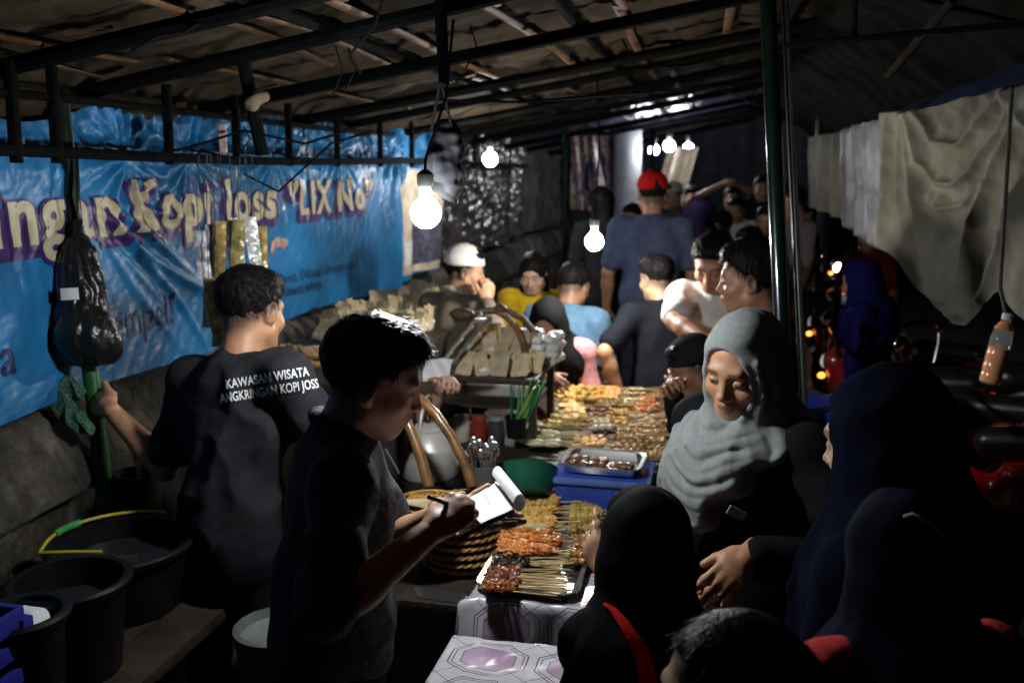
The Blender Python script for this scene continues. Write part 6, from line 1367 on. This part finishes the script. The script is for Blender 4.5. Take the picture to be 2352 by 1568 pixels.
def front_three():
    blk = cloth('black_jersey', (.004, .0043, .005), .8, bump=.15, bs=300); navy = cloth('navy_hijab', (.003, .0042, .013), .9, bump=.15, bs=300); red = cloth('red_trim', (.42, .010, .012), .7)
    def cape(S, A):
        H = A['M'][:3, 3]; B = A['bas']; L = lambda x, y, z: H + B @ np.array((x, y, z)); s = A['s']; S.ell(L(0, -.03, -.32 * s), (.155 * s, .15 * s, .20 * s), B, k=.08)
        S.ell(L(0, .075, .06), (.075, .05, .045), B, k=.02)
    A = person('person', 'child in a black hijab with red trim, seen from behind, pointing at the food', P(1486, 1262, 1.72), YR - 4, .90, lean=8, hp=14, hy=-6, tone=TONE2, top=blk, sleeve='long', hijab=blk, rh=None, lhint=RT * .5 + np.array((0, .3, -.9)), shoul=.62, lh=P(1398, 1318, 1.98), lhd=P(1338, 1195, 2.03) - P(1398, 1318, 1.98), lhb=np.array((-.5, -.7, .5)), h=.009, hh=.006, hfold=cape,
               hand_kw={'l': dict(each=[(5, 10, 8), (25, 40, 30), (35, 50, 30), (40, 55, 30)], thumb=(.8, .5, -.2))})
    V, F = A['hijVF']; bv = BVHTree.FromPolygons([Vector(v) for v in V], [list(map(int, f)) for f in F])
    T = A['T']
    def band(path, w, m, name, d=1.4):
        L_, R_ = [], []
        pts = []
        for u, v in path:
            r = ray(u, v); h = bv.ray_cast(Vector(CAMP), Vector(nrm(r)), 4); pts.append(np.array(h[0]) if h[0] is not None else P(u, v, d + .3))
        mb = MB(); mb.tube([p + nrm(CAMP - p) * .002 for p in pts], w, 8, flat=.5); mb.build(name, m, T)
    band([(1388, 1385), (1410, 1400), (1435, 1432), (1462, 1475), (1482, 1520), (1490, 1575)], [.004, .008, .012, .016, .018, .02], red, 'red_trim')
    band([(1735, 1458), (1760, 1462)], [.008, .006], red, 'red_trim')
    # bare-headed child at the bottom edge
    A = person('person', 'dark haired child at the bottom edge, forehead turned to the food', P(1668, 1590, 1.27), YR + 100, .92, lean=10, hp=8, hy=0, tone=(.40, .25, .16), top=cloth('dark_top', (.012, .012, .014)), hair='bun', h=.011, hh=.0045, fold=.003)
    # navy hijab at the right, and the lower one before it
    def cape2(S, A):
        H = A['M'][:3, 3]; B = A['bas']; L = lambda x, y, z: H + B @ np.array((x, y, z)); S.ell(L(0, -.05, -.34), (.205, .16, .26), B, k=.09); S.ell(L(0, -.03, -.56), (.225, .18, .26), B, k=.09)
    def nocut(S, A): S.cut(A['sh'] - A['ax'] * .62, -A['ax'], .01)
    person('person', 'tall figure in a long navy hijab at the right, cheek just showing', P(2030, 1010, 1.78), YR + 40, 1.12, lean=2, hp=12, hy=8, tone=(.45, .27, .16), top=navy, sleeve='long', hijab=navy, h=.010, hh=.006, hfold=cape2, hcut=nocut)
    A = person('person', 'figure in navy hijab with pale edge band and maroon top, lowest at right', P(2066, 1290, 1.36), YR + 12, .82, lean=2, hp=14, tone=TONE2, top=cloth('maroon_top', (.5, .045, .045), .85), sleeve='long', hijab=navy, h=.010, hh=.007, hcut=lambda S, A: S.cut(A['sh'] - A['ax'] * .03, -A['ax'] - .25 * A['fr'], .01, lambda X, Y, Z: .012 * np.sin(X * 24 + Y * 17)))
    V, F = A['hijVF']; bv = BVHTree.FromPolygons([Vector(v) for v in V], [list(map(int, f)) for f in F]); T = A['T']
    band([(2075, 1185), (2095, 1182), (2120, 1192), (2150, 1212), (2175, 1242), (2195, 1285), (2207, 1330)], [.003, .0055, .006, .0055, .005, .004, .003], mat('pale_band', (.6, .58, .55), .8, var=.1), 'edge_band')
front_three()
def crowd():
    W_ = cloth('white_tee', (.62, .60, .58), .8); pers = lambda lab, *a, **k: person('person', lab, *a, **k)
    pers('man in a white baseball cap and taupe jacket, hand raised to his mouth', P(1068, 622, 4.75), YR - 40, 1.0, lean=8, hp=10, hy=-42, seat=True, tone=(.46, .25, .15), top=cloth('taupe', (.17, .14, .11)), sleeve='long', hair='crop', cap=cloth('cap_white', (.68, .66, .62)), rh=P(1118, 690, 4.6), rhd=(.02, .0, .2), rcurl=(60, 70, 40), rhb=np.array((.6, -.7, .2)), collar=cloth('pale_collar', (.4, .36, .3)), hh=.006)
    pers('woman in a mustard yellow top with dark hair, looking down', P(1224, 628, 5.3), YR + 168, .95, lean=8, hp=20, seat=True, tone=(.40, .24, .17), top=cloth('mustard', (.50, .32, .015)), hair='long', fem=True, hh=.006, closed=.8)
    pers('man in a light blue shirt bent forward, seen from behind', P(1318, 655, 4.9), YR - 25, 1.0, lean=24, hp=24, seat=True, tone=TONE3, top=cloth('light_blue', (.10, .19, .29)), hair='crop')
    pers('woman in a black hijab with pink sleeves eating at the cart', P(1258, 742, 4.35), YR + 165, .92, lean=16, hp=30, seat=True, tone=(.38, .22, .15), top=cloth('pink_sleeve', (.50, .24, .26), ns=50, var=.3), sleeve='long', hijab=cloth('black_hijab2', (.009, .009, .010)), fem=True, hh=.006, closed=.85, rh=P(1272, 880, 4.0), rcurl=(40, 50, 30))
    pers('boy in a black t-shirt with cropped hair, seen from behind beside the food', P(1508, 638, 4.6), YR + 12, .95, lean=4, hp=14, hy=14, seat=False, tone=(.42, .24, .14), top=cloth('black_tee2', (.012, .013, .018)), hair='crop', hh=.006, lh=P(1425, 905, 4.5))
    pers('man in a white t-shirt leaning over with a bent elbow', P(1640, 604, 3.9), YR + 162, 1.0, lean=20, hp=30, hy=-14, hr=0, tone=(.42, .22, .13), top=W_, hair='short', hh=.006, rh=P(1618, 782, 3.62), rhint=RT * -1 + np.array((0, 0, -.2)), lh=P(1700, 790, 3.7), closed=.8, h=.012)
    pers('shadowed man in profile behind the grey hijab girl, hair swept up', P(1722, 640, 3.15), YR + 78, 1.02, lean=6, hp=6, hy=-4, tone=(.34, .17, .10), top=cloth('rust_shirt', (.06, .025, .015)), hair='short', hh=.005, h=.012)
    pers('person in a dark cap with light piping bent over the skewers', P(1592, 842, 3.62), YR + 95, .95, lean=34, hp=24, tone=TONE3, top=cloth('black_top3', (.012, .012, .014)), sleeve='long', hair='crop', cap=cloth('cap_black', (.014, .014, .016)), rh=P(1545, 905, 3.45), lh=P(1560, 915, 3.7), rcurl=(40, 50, 30), hh=.006, feet=(.12, 0))
    pers('tall man in a denim blue shirt and red cap standing with his back turned', P(1498, 445, 5.7), YR - 4, 1.06, lean=2, hp=4, tone=TONE3, top=cloth('denim', (.055, .068, .125)), hair='crop', cap=cloth('cap_red', (.34, .010, .010)), hh=.007, girth=1.1, shoul=1.1)
    pers('woman with long dark hair standing left of the red cap', P(1380, 468, 6.6), YR + 20, .98, hp=12, tone=TONE1, top=cloth('black_top4', (.02, .02, .022)), hair='long', hh=.008)
    pers('person in a dark purple headscarf behind the denim shirt', P(1602, 495, 6.4), YR + 30, .98, hp=10, tone=TONE3, top=cloth('purple_dark', (.03, .02, .04)), hijab=cloth('purple_scarf', (.035, .022, .075)), hh=.009, sleeve='long')
    a = P(1690, 440, 9.0); pers('person holding both arms up to take a picture far back', P(1682, 458, 9.0), YR + 175, .98, hp=-4, tone=TONE2, top=cloth('black_top5', (.02, .02, .025)), hair='crop', rh=P(1655, 425, 8.9), lh=P(1692, 424, 8.9), hh=.009)
    pers('far person in a white t-shirt sitting before the raised arms', P(1692, 482, 8.0), YR + 150, .9, hp=14, lean=10, seat=True, tone=TONE2, top=W_, hair='crop', hh=.009)
    pers('man in a dark shirt standing far back beside the post', P(1752, 432, 8.6), YR + 170, 1.0, tone=TONE2, top=cloth('black_top6', (.015, .015, .02)), hair='crop', hh=.009)
    pers('man in a greyish t-shirt just right of the green post', P(1818, 465, 6.8), YR + 100, 1.0, hp=10, tone=TONE3, top=cloth('grey_tee', (.15, .12, .13)), hair='short', hh=.009)
    pers('figure in a royal blue hooded jacket among the motorbikes', P(1975, 645, 5.3), YR + 60, .98, hp=14, tone=TONE3, top=cloth('blue_jacket', (.005, .004, .045), .7), sleeve='long', hijab=cloth('blue_hood', (.005, .004, .045), .7), hh=.009)
    pers('vendor half hidden behind the writing man, arm reaching to the shelf', P(905, 830, 3.25), YR - 60, .95, lean=14, hp=14, tone=(.46, .27, .18), top=cloth('vendor_shirt', (.03, .03, .035)), hair='short', lh=P(1015, 900, 3.35), lcurl=(50, 60, 40), hh=.007, rh=P(870, 1060, 3.35))
    pers('man in a dark jacket standing far back under the bulbs', P(1590, 452, 9.6), YR + 190, 1.0, tone=TONE2, top=cloth('black_top7', (.02, .02, .024)), hair='crop', hh=.010)
    pers('far customer in a pale cap near the white column', P(1545, 448, 8.8), YR + 120, .96, tone=TONE2, top=cloth('olive_top', (.10, .09, .06)), hair='crop', cap=cloth('cap_pale', (.4, .36, .3)), hh=.010)
    pers('far customer in a dark red shirt beside the motorbikes', P(1995, 545, 7.6), YR + 140, .97, tone=TONE3, top=cloth('darkred', (.10, .015, .015)), hair='crop', hh=.010)
    for i, (u, v, d, y, col, lab) in enumerate(((1650, 520, 6.9, 70, (.02, .02, .03), 'dark figure turned aside between the purple scarf and far white shirt'), (1760, 505, 7.4, 160, (.03, .02, .02), 'dim customer just left of the green post, far back'), (1815, 570, 7.0, 110, (.02, .02, .04), 'shadowy customer seated low right of the green post'),
                                        (1842, 500, 8.4, 200, (.03, .03, .035), 'shadowy figure by the tan curtain'), (1720, 560, 6.2, 130, (.02, .015, .02), 'dark haired customer above the shadowed profile'), (1565, 560, 6.1, 30, (.015, .02, .03), 'dark figure close behind the denim shirt'), (1455, 500, 7.6, 140, (.04, .03, .03), 'dim figure left of the red cap, behind the bulb'))):
        pers(lab, P(u, v, d), YR + y, .97, hp=14, lean=8, tone=TONE3, top=cloth('dim%d' % i, col), hair='crop', hh=.010, h=.016, seat=i in (2,))
crowd()
